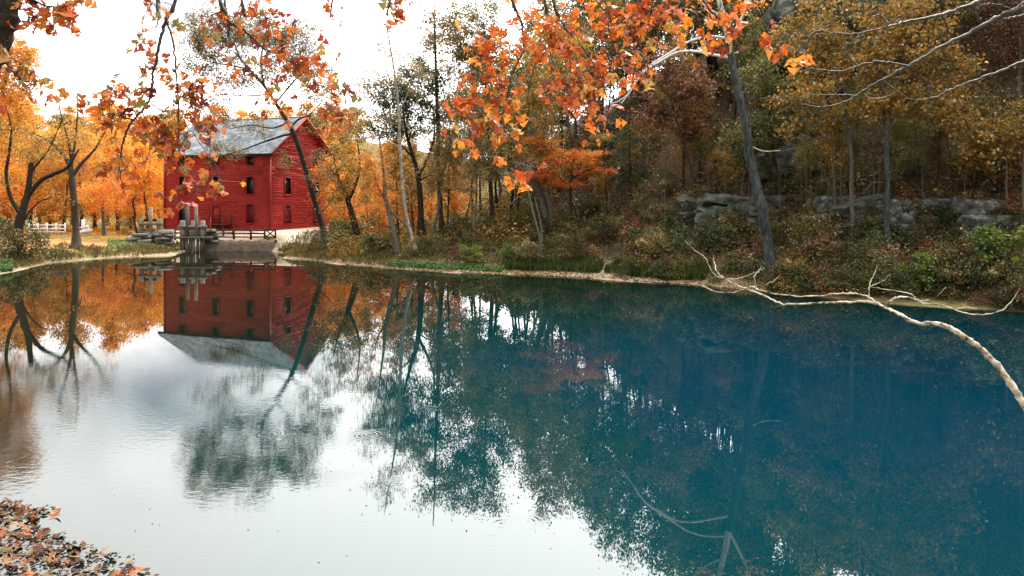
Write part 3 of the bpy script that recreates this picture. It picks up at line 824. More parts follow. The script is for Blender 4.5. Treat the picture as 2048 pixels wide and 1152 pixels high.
def build_fences():
    Y = 73.2; b = W(490, 480, Y); b[2] = gz(b[0], Y)
    f = thing('rail_fence', 'dark red wooden rail fence with a braced end panel before the mill', 'fence', b)
    for i, x in enumerate((430, 467.5, 502, 529.5, 551)):
        plank(f, b, x - 1.6, x + 1.6, 456.5, 484, Y, 0.16, M['red_wood'], 'post')
    for (x0, x1) in ((430, 466), (469, 500.5), (503.5, 528), ):
        for py in (460, 467, 474): plank(f, b, x0, x1, py - 1.3, py + 1.3, Y - 0.1, 0.06, M['red_wood'], 'rail')
    for py in (459, 475): plank(f, b, 531, 549.5, py - 1.2, py + 1.2, Y - 0.1, 0.06, M['red_wood'], 'rail')
    for a, c in (((531, 474), (549, 460)), ((531, 460), (549, 474))):
        g = Geo(); p, q = W(*a, Y - 0.17) - b, W(*c, Y - 0.17) - b; q[1] += 0.06; g.beam(p, q, 0.05, 0.12); g.build('brace', M['red_wood'], f)
    f2 = thing('rail_fence', 'dark red rail fence running behind the tall sluice gate to the stairs', 'fence', W(425, 475, 75.5))
    b2 = np.array(f2.location)
    for x in (350, 372, 398, 425, 447, 466): plank(f2, b2, x - 1.4, x + 1.4, 456, 480, 75.5, 0.15, M['red_wood'], 'post')
    for x0, x1 in ((351.5, 370.5), (373.5, 396.5), (399.5, 423.5), (426.5, 445.5), (448.5, 464.5)):
        for py in (459.5, 466): plank(f2, b2, x0, x1, py - 1.2, py + 1.2, 75.4, 0.06, M['red_wood'], 'rail')
    # white fence and white gate far left
    Y = 86.0; b = W(100, 470, Y); b[2] = gz(b[0], Y)
    f = thing('white_fence', 'white board fence among the golden trees beyond the path', 'fence', b)
    for x in (58, 76, 94, 112, 130): plank(f, b, x - 1.2, x + 1.2, 446, 472, Y, 0.14, M['white_paint'], 'post')
    for x0, x1 in ((59.5, 74.5), (77.5, 92.5), (95.5, 110.5), (113.5, 128.5)):
        for py in (450.5, 457.5, 464): plank(f, b, x0, x1, py - 1.5, py + 1.5, Y - 0.08, 0.05, M['white_paint'], 'rail')
    Y = 83.0; b = W(165, 468, Y); b[2] = gz(b[0], Y)
    f = thing('footbridge_rail', 'white footbridge railing with stout posts and one tall post', 'railing', b)
    for x, t in ((155, 451), (166, 439), (174.5, 450)): plank(f, b, x - 2.2, x + 2.2, t, 468, Y, 0.24, M['white_paint'], 'post')
    g = Geo(); g.beam(W(147, 467, Y - 0.2) - b, W(184, 460, Y - 0.2) - b, 0.2, 0.34); g.build('base_beam', M['white_paint'], f)
    g = Geo(); g.beam(W(147, 457, Y - 0.2) - b, W(181, 453, Y - 0.2) - b, 0.06, 0.16); g.build('rail', M['white_paint'], f)
build_sluices(); build_stones(); build_wall(); build_fences()

# ------------------------------------------------------------------ rock ledges and cliff faces
import bmesh
def block_mesh(r, mat, sx, sy, sz):
    """angular rock: hull of a jittered box with cut corners"""
    bm = bmesh.new()
    for x in (-0.5, 0.5):
        for y in (-0.5, 0.5):
            for z in (-0.5, 0.5):
                for k in range(3):
                    c = r.uniform(0.6, 1.0, 3)
                    bm.verts.new((x * sx * c[0], y * sy * c[1], z * sz * c[2]))
    res = bmesh.ops.convex_hull(bm, input=list(bm.verts))
    bmesh.ops.delete(bm, geom=[v for v in bm.verts if not v.link_faces], context='VERTS')
    bmesh.ops.subdivide_edges(bm, edges=list(bm.edges), cuts=2, use_grid_fill=True)
    for v in bm.verts:
        v.co += Vector(r.normal(0, 0.035, 3)) * min(sx, sz)
    bm.normal_update()
    me = bpy.data.meshes.new('rock_block'); bm.to_mesh(me); bm.free(); me.materials.append(mat)
    return me
def build_rock(label, px0, py0, px1, py1, depth, mat, seed, Y=None, name='rock_ledge'):
    """a ledge or cliff built up from separate blocks, backed into the slope"""
    r = np.random.default_rng(seed)
    Y = Y or hit((px0 + px1) / 2, py1) or 50
    a, b = W(px0, py1, Y), W(px1, py0, Y)
    w, h = b[0] - a[0], b[2] - a[2]
    root = thing(name, label, 'rock', ((a[0] + b[0]) / 2, Y, a[2]))
    big = h > 3.0
    rows = max(2, int(round(h / (1.9 if big else 0.75))))
    rh = h / rows
    for i in range(rows):
        x = -w / 2 * (1 - 0.12 * i / rows) + r.uniform(-0.3, 0.3)
        end = w / 2 * (1 - 0.15 * i / rows)
        while x < end:
            bw = rh * r.uniform(1.6, 4.2)
            sy = depth * r.uniform(0.7, 1.0)
            hh = rh * r.uniform(1.05, 1.35)
            o = link('rock_block', block_mesh(r, mat, bw * 1.18, sy, hh), root, (x + bw / 2, sy / 2 - 0.2 + i * 0.22 * rh + r.normal(0, 0.13), (i + 0.5) * rh - 0.15 + r.normal(0, 0.06 * rh)))
            o.rotation_euler = (r.normal(0, 0.12), r.normal(0, 0.11), r.normal(0, 0.3))
            x += bw * r.uniform(0.7, 1.0)
    return root

build_rock('dark grey rock ledge behind the leaning sycamore trunk', 1405, 388, 1650, 452, 2.5, M['rock'], 1)
build_rock('pale blotched boulder face between the sycamore and the slim trunks', 1632, 392, 1706, 446, 2.2, M['rock_white'], 2)
build_rock('mossy dark ledge behind the two slim grey trunks', 1690, 396, 1802, 474, 2.2, M['rock'], 3)
build_rock('white streaked rock face just past the slim grey trunks', 1785, 396, 1884, 474, 2.2, M['rock_white'], 4)
build_rock('pale rock ledge at the far end of the hillside trail', 1930, 396, 2090, 456, 2.4, M['rock_white'], 5)
build_rock('low mossy rock shelf on the slope before the leaning sycamore', 1350, 396, 1432, 444, 2.0, M['rock'], 6)
build_rock('tall pale pinkish cliff face behind the sycamore trunk', 1530, 225, 1650, 340, 5, M['rock_white'], 7, Y=53, name='cliff_face')
build_rock('shadowed cliff face on the slope above the slim trunks', 1640, 225, 1890, 340, 5, M['rock'], 8, Y=53.5, name='cliff_face')
build_rock('high grey cliff face behind the bare overhanging boughs', 1935, 0, 2160, 250, 7, M['rock'], 9, Y=52, name='cliff_face')
build_rock('upper cliff band hidden behind the yellow tree', 1560, -20, 1945, 130, 7, M['rock'], 10, Y=56, name='cliff_face')

# ------------------------------------------------------------------ trees
def smooth_path(P, n):
    """Catmull-Rom through control points"""
    P = np.asarray(P, float)
    if len(P) < 3:
        t = np.linspace(0, 1, n)[:, None]; return P[0] * (1 - t) + P[-1] * t
    Q = np.concatenate([[2 * P[0] - P[1]], P, [2 * P[-1] - P[-2]]])
    s = np.linspace(0, len(P) - 1 - 1e-6, n); i = s.astype(int); t = (s - i)[:, None]
    p0, p1, p2, p3 = Q[i], Q[i + 1], Q[i + 2], Q[i + 3]
    return 0.5 * (2 * p1 + (p2 - p0) * t + (2 * p0 - 5 * p1 + 4 * p2 - p3) * t * t + (3 * p1 - p0 - 3 * p2 + p3) * t ** 3)

class Skeleton:
    """wood of one tree: tubes plus the points new branches may grow from"""
    def __init__(self, r, sides=6):
        self.g = Geo(); self.P = np.zeros((0, 3)); self.R = np.zeros(0); self.r = r; self.k = sides
    def path(self, P, R, sides=None, grow=True, wobble=0.0):
        P = np.asarray(P, float); R = np.asarray(R, float)
        if wobble: P = P + np.concatenate([[np.zeros(3)], self.r.normal(0, wobble, (len(P) - 1, 3))])
        self.g.tube(P, R, sides or self.k)
        if grow:
            self.P = np.concatenate([self.P, P]); self.R = np.concatenate([self.R, R])
    def reach(self, hub, rmin, drop=0.55, sides=4, rise=0.18):
        """grow a branch from the best skeleton point out to hub"""
        D = self.P - hub
        dist = np.linalg.norm(D, axis=1)
        cost = dist + drop * np.maximum(D[:, 2], -0.25 * dist) + 0.0
        j = int(np.argmin(cost)); a = self.P[j]; L_ = np.linalg.norm(hub - a)
        if L_ < 0.05: return a
        mid = (a + hub) / 2 + np.array((0, 0, rise * L_)) + self.r.normal(0, 0.09 * L_, 3)
        n = max(4, min(9, int(L_ / 0.35) + 3)); t = np.linspace(0, 1, n)[:, None]
        P = a * (1 - t) ** 2 + 2 * mid * t * (1 - t) + hub * t * t
        P[1:-1] += self.r.normal(0, 0.03 * L_, (n - 2, 3))
        r0 = min(self.R[j] * 0.75, rmin + 0.012 * L_ * 1.6); r0 = max(r0, rmin)
        self.path(P, np.linspace(r0, rmin * 0.6, n), sides)
        return P

def crown_leaves(sk, hubs, r, n_leaf, spread, leaf, droop, flat, rmin, twigs=3):
    """twigs around every hub and leaves strung on them"""
    C = []
    c0 = sk.P[0]
    hubs = sorted(hubs, key=lambda h: np.min(np.linalg.norm(sk.P - h, axis=1)))
    for h in hubs:
        P = sk.reach(h, rmin)
        s = spread * r.uniform(0.6, 1.35)
        for k in range(twigs):
            d = r.normal(0, 1, 3); d[2] *= (0.8 - 0.6 * flat); d /= np.linalg.norm(d)
            e = h + d * s
            t = np.linspace(0, 1, 4)[:, None]
            T = h * (1 - t) + e * t; T[1:] += r.normal(0, 0.08 * s, (3, 3)); T[:, 2] -= (t[:, 0] ** 2) * 0.15 * s
            sk.path(T, np.linspace(rmin * 0.6, rmin * 0.3, 4), 3, grow=False)
        m = int(n_leaf * r.uniform(0.6, 1.4))
        q = r.normal(0, 0.5, (m, 3)); q[:, 2] *= (0.75 - 0.55 * flat)
        C.append(h + q * s)
        if isinstance(P, np.ndarray) and P.ndim == 2:
            m2 = m // 4; idx = r.integers(len(P) // 2, len(P), m2)
            C.append(P[idx] + r.normal(0, 0.25 * s, (m2, 3)))
    return np.concatenate(C)

def sample_hubs(crowns, to_world, pxscale, r):
    hubs = []
    for cx, cy_, rx, ry, n in crowns:
        c = to_world(cx, cy_)
        v = r.normal(0, 1, (n, 3)); v /= np.linalg.norm(v, axis=1)[:, None]
        rad = r.uniform(0.15, 1.0, n) ** 0.5
        v *= rad[:, None]
        rz = 0.5 * (rx + ry) if ry > 0.45 * rx else 0.7 * rx
        hubs += list(c + v * np.array((rx, rz, ry)) * pxscale)
    return hubs

def photo_tree(name, label, base, trunk, limbs=(), crowns=(), bark='bark', leaf='leaf_olive', size=0.13, n_leaf=40, spread=0.6, Y=None,
               seed=0, group=None, droop=0.3, flat=0.0, rmin=0.012, twigs=3, flare=1.0, sides=8, limb_bark=None, cat='tree'):
    """a tree whose trunk and limbs follow measured lines; trunk/limb points are (px, py, half-width px)"""
    r = np.random.default_rng(seed + 100)
    Yb = Y or hit(*base) or 60.0
    sc = Yb / F
    bx_ = (base[0] - CX) * sc
    b = np.array((bx_, Yb, gz(bx_, Yb)))
    tw = lambda px, py: np.array(((px - CX) * sc, 0.0, EYE - (py - HY) * sc)) - np.array((b[0], 0, b[2]))
    root = thing(name, label, cat, b, group)
    sk = Skeleton(r, sides)
    def run(pts, first=False):
        P = np.array([tw(p[0], p[1]) for p in pts]); R = np.array([p[2] * sc for p in pts])
        dep = np.cumsum(r.normal(0, 0.12, len(P))) if first else np.zeros(len(P))
        P[:, 1] += dep - dep[0]
        n = max(8, int(len(pts) * 4))
        S = smooth_path(P, n); RR = np.interp(np.linspace(0, 1, n), np.linspace(0, 1, len(R)), R)
        return S, RR
    S, RR = run(trunk, True)
    S[0, 2] = -0.25
    RR = RR * (1 + flare * np.exp(-np.maximum(S[:, 2], 0) / 0.45))
    RR *= 1 + r.normal(0, 0.03, len(RR))
    sk.path(S, RR)
    for lb in limbs:
        s2, r2 = run(lb)
        j = np.argmin(np.linalg.norm(sk.P[:, [0, 2]] - s2[0, [0, 2]], axis=1)); off = sk.P[j] - s2[0]
        k = np.linspace(1, 0, len(s2))[:, None] ** 2
        s2 = s2 + off * k; s2[:, 1] += off[1] * (1 - k[:, 0]) + np.linspace(0, 1, len(s2)) * r.normal(0, 0.5)
        sk.path(s2, r2, 6)
    nb = len(sk.g.V)
    hubs = sample_hubs(crowns, tw, sc, r)
    if hubs:
        C = crown_leaves(sk, hubs, r, n_leaf, spread, size, droop, flat, rmin, twigs)
        V, T = leaf_cards(C, size, r, droop, flat)
        link('crown', mesh_from('crown', V, T, M[leaf]), root)
    if limb_bark:
        g2 = Geo(); g2.V, g2.Q, g2.n = sk.g.V, sk.g.Q[1:], sk.g.n
        g1 = Geo(); g1.V, g1.Q, g1.n = sk.g.V[:1], sk.g.Q[:1], len(sk.g.V[0])
        g1.build('trunk', M[bark], root, True)
        V = np.concatenate(sk.g.V); Q = np.concatenate(sk.g.Q[1:]); o0 = len(sk.g.V[0])
        link('limbs', mesh_from('limbs', V[o0:], Q - o0, M[limb_bark], True), root)
    else:
        sk.g.build('trunk', M[bark], root, True)
    return root

def wild_tree(name, label, cat, h, cw, ch, leaf, bark, seed, hubs_n=60, n_leaf=60, size=0.14, spread=0.7, r0=0.16, group=None, lean=0.06, low=0.35, flat=0.0, stems=1, droop=0.3):
    """a free-grown tree about its own base, to be set out and copied"""
    r = np.random.default_rng(seed)
    root = thing(name, label, cat, (0, 0, 0), group)
    sk = Skeleton(r, 7)
    for s in range(stems):
        n = 12; t = np.linspace(0, 1, n)
        off = r.normal(0, lean * h, 2) * (1 if stems == 1 else 2.2)
        P = np.stack([off[0] * t ** 1.3, off[1] * t ** 1.3, h * 0.88 * t], -1)
        P[1:] += np.cumsum(r.normal(0, 0.018 * h / n * 4, (n - 1, 3)) * np.array((1, 1, 0.2)), 0)
        P[0, 2] = -0.3
        R = r0 * (1 - 0.9 * t) * (1 + 0.7 * np.exp(-t * 14)) / (1 if stems == 1 else 1.6)
        sk.path(P, R)
    top = sk.P[np.argmax(sk.P[:, 2])]
    hubs = []
    for k in range(hubs_n):
        t = r.uniform(0, 1) ** 0.8
        z = h * (low + (1 - low) * t)
        prof = math.sin(math.pi * min(1, 0.12 + t * 0.88)) ** 0.6 * (0.75 + 0.5 * math.sin(3.1 * t + seed + 2.0 * k))
        a = r.uniform(0, 6.283); q = cw * max(prof, 0.12) * r.uniform(0.2, 1.0) ** 0.6
        hubs.append(np.array((top[0] * t + math.cos(a) * q, top[1] * t + math.sin(a) * q, z + r.normal(0, 0.04 * h))))
    C = crown_leaves(sk, hubs, r, n_leaf, spread, size, droop, flat, 0.012)
    V, T = leaf_cards(C, size, r, droop, flat)
    link('crown', mesh_from('crown', V, T, M[leaf]), root)
    sk.g.build('trunk', M[bark], root, True)
    return root

def cedar_tree(name, label, h, cw, leaf, seed, group=None, n=5200, size=0.17):
    r = np.random.default_rng(seed)
    root = thing(name, label, 'tree', (0, 0, 0), group)
    sk = Skeleton(r, 6)
    t = np.linspace(0, 1, 10)
    sk.path(np.stack([r.normal(0, 0.05, 10), r.normal(0, 0.05, 10), h * t - 0.3 * (t == 0)], -1), 0.15 * (1 - 0.93 * t))
    C = []; D = []
    nb = 70
    for k in range(nb):
        q = k / nb; z = h * (0.1 + 0.88 * q)
        L_ = cw * (1 - q) ** 0.75 * r.uniform(0.55, 1.15) + 0.15; a = r.uniform(0, 6.283)
        e = np.array((math.cos(a) * L_, math.sin(a) * L_, z + 0.15 * L_ - 0.25 * L_ * (1 - q)))
        s = np.array((0, 0, z)); u = np.linspace(0, 1, 5)[:, None]
        P = s * (1 - u) + e * u; P[:, 2] += 0.15 * L_ * np.sin(u[:, 0] * 3.14)
        sk.path(P, np.linspace(0.03, 0.008, 5), 3, grow=False)
        m = int(n / nb * (0.4 + L_ / cw))
        w = r.uniform(0.15, 1, m) ** 0.7
        c = s + (e - s) * w[:, None] + r.normal(0, 0.17, (m, 3)) * (0.5 + w[:, None] * 0.8)
        C.append(c); dd = np.tile((e - s) / np.linalg.norm(e - s), (m, 1)); D.append(dd)
    V, T = leaf_cards(np.concatenate(C), size, r, 0.1, 0.0, width=0.22, direc=np.concatenate(D))
    link('crown', mesh_from('crown', V, T, M[leaf]), root)
    sk.g.build('trunk', M['bark_dark'], root, True)
    return root

def put(proto, used, x, y, s, rz, r, label=None, sz=None):
    """first call moves the prototype, later calls copy it"""
    o = proto if not used.get(proto.name) else copy_tree(proto)
    used[proto.name] = True
    o.location = (x, y, gz(x, y)); o.rotation_euler = (0, 0, rz); o.scale = (s, s, sz or s * r.uniform(0.9, 1.15))
    if label: o['label'] = label
    return o
USED = {}

# --- trees one can name, left to right
photo_tree('bare_tree', 'dark forked tree with a broken stub leaning over the left bank shrubs', (38, 508),
           [(36, 505, 9), (42, 450, 8.5), (50, 415, 7.5), (57, 385, 6), (62, 350, 5), (64, 326, 4.5)],
           [[(46, 430, 5), (28, 395, 4), (22, 350, 3.4), (30, 310, 3), (38, 260, 2), (30, 215, 1)], [(56, 395, 5), (85, 362, 4.5), (115, 348, 4), (145, 335, 3), (170, 300, 1.5)], [(60, 345, 2.5), (85, 320, 2), (105, 300, 1.5), (140, 230, 0.8)], [(50, 470, 2), (62, 430, 2), (80, 405, 1.5), (100, 395, 1)]],
           [(40, 270, 55, 60, 34), (95, 300, 60, 40, 22), (10, 400, 50, 55, 26), (130, 250, 50, 50, 14)], 'bark_dark', 'leaf_olive_gold', 0.13, 26, 0.7, Y=58, seed=1)
photo_tree('flared_tree', 'old tree with flared root and spreading bare limbs beside the tan path', (152, 497),
           [(153, 500, 8), (149, 470, 6.6), (146, 440, 6.4), (145, 400, 6.6), (142, 365, 6.2), (140, 345, 6)],
           [[(141, 350, 5), (128, 318, 4), (104, 292, 3), (80, 276, 2), (50, 262, 1)], [(140, 348, 4.5), (135, 305, 3.5), (122, 262, 2.4), (108, 225, 1.5), (100, 190, 0.8)], [(143, 352, 4.5), (160, 325, 3.4), (182, 298, 2.6), (200, 262, 1.6), (215, 225, 0.8)], [(140, 330, 3), (147, 270, 2.2), (150, 215, 1.4), (146, 160, 0.7)], [(146, 410, 2), (120, 392, 1.4), (100, 372, 1)], [(147, 395, 2), (160, 415, 1.3), (164, 430, 0.8)]],
           [(90, 265, 60, 35, 30), (190, 260, 60, 45, 30), (145, 205, 60, 45, 22), (140, 300, 70, 30, 20), (120, 410, 30, 40, 14)], 'bark', 'leaf_gold', 0.12, 20, 0.7, seed=2, flare=1.1)
photo_tree('young_tree', 'small orange tree with a slim grey trunk behind the path', (209, 472), [(209, 472, 4), (208, 440, 3.4), (206, 405, 2.6), (205, 380, 2)], [], [(205, 395, 55, 35, 46), (225, 370, 40, 30, 20)], 'bark_grey', 'leaf_gold_orange', 0.15, 60, 0.8, Y=84, seed=3, flare=0.5)
photo_tree('snag_tree', 'twisted dark dead tree with few maroon leaves beside the low sluice frame', (275, 465), [(275, 468, 2.4), (268, 445, 2.2), (270, 425, 2), (266, 405, 1.6), (274, 390, 1)], [[(269, 430, 1.4), (258, 438, 1), (250, 440, 0.6)]], [(270, 397, 12, 6, 6), (262, 408, 8, 6, 3)], 'bark_dark', 'leaf_big_rust', 0.14, 14, 0.3, Y=79, seed=4, flare=0.3)
photo_tree('golden_tree', 'tall golden tree at the left edge rising behind the dark trunk corner', (-30, 520), [(-30, 520, 9), (-25, 400, 8), (-15, 280, 6), (0, 180, 4), (15, 120, 2)], [], [(10, 150, 55, 55, 70), (50, 110, 30, 28, 28), (20, 230, 60, 40, 50), (-30, 100, 60, 60, 40), (0, 320, 60, 60, 44)], 'bark', 'leaf_gold', 0.15, 70, 0.8, Y=62, seed=5)
photo_tree('leaning_tree', 'leaning tree crossing the mill gable with olive crown high over the roof', (653, 490),
           [(655, 492, 6.5), (645, 455, 6), (630, 405, 5.8), (614, 350, 5.6), (600, 305, 5.2), (585, 263, 4.8), (572, 240, 4.2), (550, 205, 3.4), (525, 168, 2.6), (500, 140, 2), (470, 105, 1.2)],
           [[(584, 264, 2.6), (560, 270, 2.2), (520, 284, 1.6), (470, 302, 1.2), (425, 312, 0.7)], [(580, 252, 2.4), (598, 236, 1.8), (616, 230, 1.4), (640, 205, 0.8)], [(574, 243, 1.8), (545, 255, 1.4), (500, 250, 1), (460, 258, 0.6)], [(550, 205, 2), (580, 170, 1.6), (610, 140, 1.2), (640, 118, 0.6)], [(528, 172, 2), (520, 120, 1.5), (530, 70, 1), (540, 35, 0.6)], [(500, 140, 1.6), (450, 130, 1.2), (400, 120, 0.7)], [(535, 185, 1.6), (490, 190, 1.2), (430, 190, 0.8), (395, 210, 0.5)], [(636, 425, 1.4), (652, 415, 1), (668, 395, 0.7)]],
           [(430, 65, 72, 55, 80), (400, 110, 45, 45, 46), (510, 60, 75, 55, 66), (590, 70, 45, 45, 36), (570, 110, 75, 55, 56), (630, 165, 65, 45, 46), (480, 150, 90, 40, 46), (420, 215, 55, 35, 18), (500, 250, 60, 30, 14), (450, 295, 45, 20, 12), (640, 240, 40, 40, 18), (570, 320, 12, 20, 5), (640, 350, 22, 55, 12)],
           'bark_dark', 'leaf_lean', 0.14, 62, 0.95, seed=6, rmin=0.01)
photo_tree('dark_trunk_tree', 'dark stout trunk tree with orange and olive leaves just past the mill gable', (715, 497), [(717, 500, 7.5), (714, 465, 7), (706, 430, 6.4), (696, 402, 5), (690, 380, 4)], [[(697, 405, 3.5), (712, 370, 2.8), (720, 330, 2), (715, 280, 1)], [(692, 385, 3), (676, 350, 2), (668, 310, 1.2)]], [(690, 320, 45, 50, 40), (720, 360, 45, 50, 36), (670, 390, 32, 45, 24), (700, 260, 50, 40, 24), (735, 430, 30, 40, 16)], 'bark_dark', 'leaf_olive_gold', 0.14, 50, 0.75, seed=7)
photo_tree('pale_trunk_tree', 'slim pale trunk with a kinked dark side limb left of the white stem', (795, 510), [(797, 512, 5), (788, 465, 4.6), (777, 425, 4.4), (770, 392, 4), (767, 350, 2.8), (760, 300, 1.8), (755, 250, 1)], [[(776, 420, 2.6), (806, 445, 2.2), (820, 460, 1.5)], [(771, 400, 2), (755, 375, 1.5), (745, 345, 0.8)]], [(755, 310, 40, 45, 20), (765, 390, 45, 35, 18), (740, 350, 30, 40, 14)], 'bark_grey', 'leaf_gold_orange', 0.12, 28, 0.7, seed=8)
photo_tree('white_stem_tree', 'tall thin white stemmed tree with sparse crown curving up from the spit', (833, 510), [(835, 512, 3.8), (822, 470, 3.6), (812, 430, 3.5), (806, 380, 3.3), (801, 310, 3), (797, 230, 2.6), (792, 170, 2.2), (783, 110, 1.7), (774, 60, 1), (768, 20, 0.6)], [[(797, 230, 1.2), (812, 190, 0.9), (822, 150, 0.5)], [(799, 270, 1.2), (780, 262, 1), (745, 270, 0.7), (690, 282, 0.5)]], [(770, 70, 45, 45, 16), (790, 140, 55, 50, 20), (745, 175, 40, 40, 14), (825, 160, 40, 40, 16), (770, 240, 40, 30, 10)], 'bark_birch', 'leaf_tan', 0.12, 36, 0.7, seed=9, flare=0.4)
photo_tree('forked_tree', 'dark forked tree with deep green crown behind the white stem', (841, 448), [(842, 448, 6.4), (841, 410, 5.8), (838, 370, 5.4), (832, 335, 4.8), (822, 300, 3.4), (812, 262, 2.4), (805, 215, 1.4)], [[(836, 352, 3.6), (850, 325, 3), (862, 295, 2.4), (868, 260, 1.6), (862, 200, 0.8)], [(826, 315, 2.4), (800, 290, 1.8), (770, 275, 1)], [(838, 360, 1.6), (860, 350, 1.2), (885, 340, 0.7)]], [(790, 195, 50, 50, 56), (830, 165, 55, 45, 50), (770, 250, 45, 40, 34), (835, 240, 50, 40, 30), (875, 200, 40, 50, 24), (750, 180, 30, 35, 16)], 'bark_dark', 'leaf_green', 0.15, 60, 0.8, Y=64, seed=10)
photo_tree('feathery_tree', 'tall straight tree with feathery tan green crown fading into the bright sky', (882, 450), [(884, 452, 5), (879, 380, 4.6), (877, 290, 4.2), (874, 200, 3.4), (871, 110, 2.4), (868, 30, 1.4), (866, -30, 0.8)], [[(877, 300, 1.6), (905, 260, 1), (930, 225, 0.6)], [(875, 230, 1.5), (850, 190, 1), (835, 150, 0.6)]], [(870, 60, 50, 60, 34), (880, 130, 70, 50, 40), (860, 200, 50, 40, 20), (920, 60, 50, 50, 34), (940, 130, 50, 50, 34), (915, 215, 40, 40, 20), (890, 290, 45, 40, 18)], 'bark', 'leaf_tan', 0.15, 70, 0.9, Y=66, seed=11)
photo_tree('hill_tree', 'leafy olive tree standing between the feathery tree and the orange bough', (985, 440), [(985, 440, 4.5), (980, 350, 4), (975, 240, 3.2), (970, 130, 2), (968, 40, 1)], [], [(975, 120, 65, 60, 50), (990, 220, 60, 50, 44), (960, 40, 70, 50, 40), (1020, 160, 55, 60, 36), (985, 310, 50, 40, 26)], 'bark', 'leaf_olive', 0.16, 85, 0.95, Y=66, seed=12)
photo_tree('twin_trunk_tree', 'grey tree with two thick trunks leaning together above the reed bank', (1098, 470), [(1098, 470, 7.5), (1092, 430, 7), (1082, 390, 6.6), (1070, 350, 5.6), (1062, 300, 4), (1055, 230, 2.4), (1050, 170, 1.2)], [[(1099, 468, 6), (1103, 430, 5.4), (1096, 390, 5), (1088, 350, 4.2), (1085, 300, 3), (1090, 230, 1.6)]], [(1060, 230, 70, 50, 46), (1090, 160, 70, 60, 46), (1040, 300, 55, 35, 26), (1110, 90, 70, 60, 40)], 'bark_grey', 'leaf_olive_gold', 0.15, 60, 0.9, seed=13)
photo_tree('sapling', 'pair of thin grey saplings at the water in front of the thick leaning trunks', (1082, 520), [(1083, 522, 2.6), (1080, 480, 2.4), (1070, 440, 2.2), (1060, 400, 2), (1052, 350, 1.3), (1046, 300, 0.7)], [[(1082, 505, 1.8), (1084, 470, 1.6), (1078, 430, 1.4), (1070, 395, 0.8)], [(1066, 420, 1.2), (1040, 395, 0.8), (1020, 410, 0.5)]], [(1048, 330, 30, 30, 9)], 'bark_grey', 'leaf_rust', 0.11, 18, 0.5, seed=14, flare=0.3)
photo_tree('maple_tree', 'small maple with flat tiers of bright orange leaves on the dark slope', (1146, 466), [(1146, 468, 4), (1143, 430, 3.4), (1140, 390, 3), (1143, 350, 2.4), (1148, 310, 1.6), (1150, 275, 0.9)], [[(1142, 400, 2), (1150, 420, 1.8), (1158, 462, 1.6)], [(1142, 375, 1.6), (1110, 350, 1.2), (1075, 345, 0.7)], [(1143, 360, 1.6), (1180, 340, 1.2), (1220, 335, 0.7)]], [(1140, 322, 75, 12, 40), (1085, 350, 40, 12, 20), (1190, 345, 45, 10, 24), (1130, 368, 60, 9, 22), (1085, 282, 38, 9, 14), (1110, 305, 50, 10, 18), (1175, 310, 45, 9, 16)], 'bark_dark', 'leaf_orange', 0.1, 75, 0.62, seed=15, flat=0.75, flare=0.4)
photo_tree('scarlet_sapling', 'small red leaved sapling beside the orange maple', (1215, 420), [(1215, 425, 1.8), (1212, 370, 1.5), (1208, 320, 1.1), (1212, 280, 0.6)], [], [(1212, 275, 30, 7, 16), (1195, 290, 22, 5, 6)], 'bark_dark', 'leaf_big_orange', 0.1, 60, 0.5, seed=16, flat=0.75)
photo_tree('sycamore_tree', 'big leaning sycamore with blue grey trunk and bare white upper limbs', (1542, 540), [(1545, 545, 12), (1535, 480, 10.6), (1524, 420, 10), (1512, 360, 9.6), (1500, 310, 9.2), (1492, 250, 8.8), (1479, 190, 8.2), (1467, 130, 7.6), (1458, 85, 7)],
           [[(1459, 92, 6.6), (1450, 50, 6), (1438, 10, 5.2), (1428, -40, 4), (1420, -100, 2.6)], [(1464, 112, 3.4), (1430, 107, 3), (1390, 100, 2.8), (1355, 103, 2.6), (1320, 122, 2.3), (1290, 142, 1.9), (1262, 182, 1.5), (1245, 205, 0.9)], [(1456, 78, 3), (1420, 73, 2.6), (1380, 82, 2.4), (1340, 105, 2), (1300, 130, 1.6), (1280, 150, 1)], [(1458, 88, 3.4), (1472, 60, 3), (1486, 30, 2.6), (1502, -10, 2), (1515, -50, 1.2)], [(1478, 150, 2.2), (1468, 142, 2), (1460, 146, 1.4)], [(1446, 30, 2.6), (1420, 15, 2), (1395, -15, 1.2)], [(1262, 182, 1), (1240, 200, 0.8), (1222, 206, 0.5)], [(1495, 285, 1.4), (1530, 300, 1), (1570, 300, 0.6)]],
           [(1400, -20, 60, 40, 10), (1500, -20, 50, 40, 10)], 'bark_sycamore', 'leaf_gold_orange', 0.14, 20, 0.6, seed=17, flare=0.35, sides=10, limb_bark='bark_white')
photo_tree('slim_tree', 'slim pale trunk forking high, first right of the sycamore', (1706, 490), [(1707, 492, 4.6), (1706, 440, 4.2), (1704, 380, 4), (1701, 320, 3.8), (1697, 275, 3.6), (1690, 230, 2.8), (1686, 190, 2), (1680, 140, 1.2)], [[(1698, 285, 2.4), (1706, 250, 2), (1714, 215, 1.4), (1720, 170, 0.8)], [(1698, 290, 1.8), (1685, 262, 1.4), (1680, 240, 0.8)]], [(1680, 120, 110, 60, 60), (1610, 80, 75, 55, 40), (1620, 190, 75, 35, 30), (1690, 40, 110, 60, 46), (1650, 250, 36, 16, 10), (1720, 225, 45, 20, 14), (1590, 250, 40, 30, 10)], 'bark_pale_tree' if False else 'bark_grey', 'leaf_yellow_tree', 0.2, 30, 0.66, seed=18, flare=0.3)
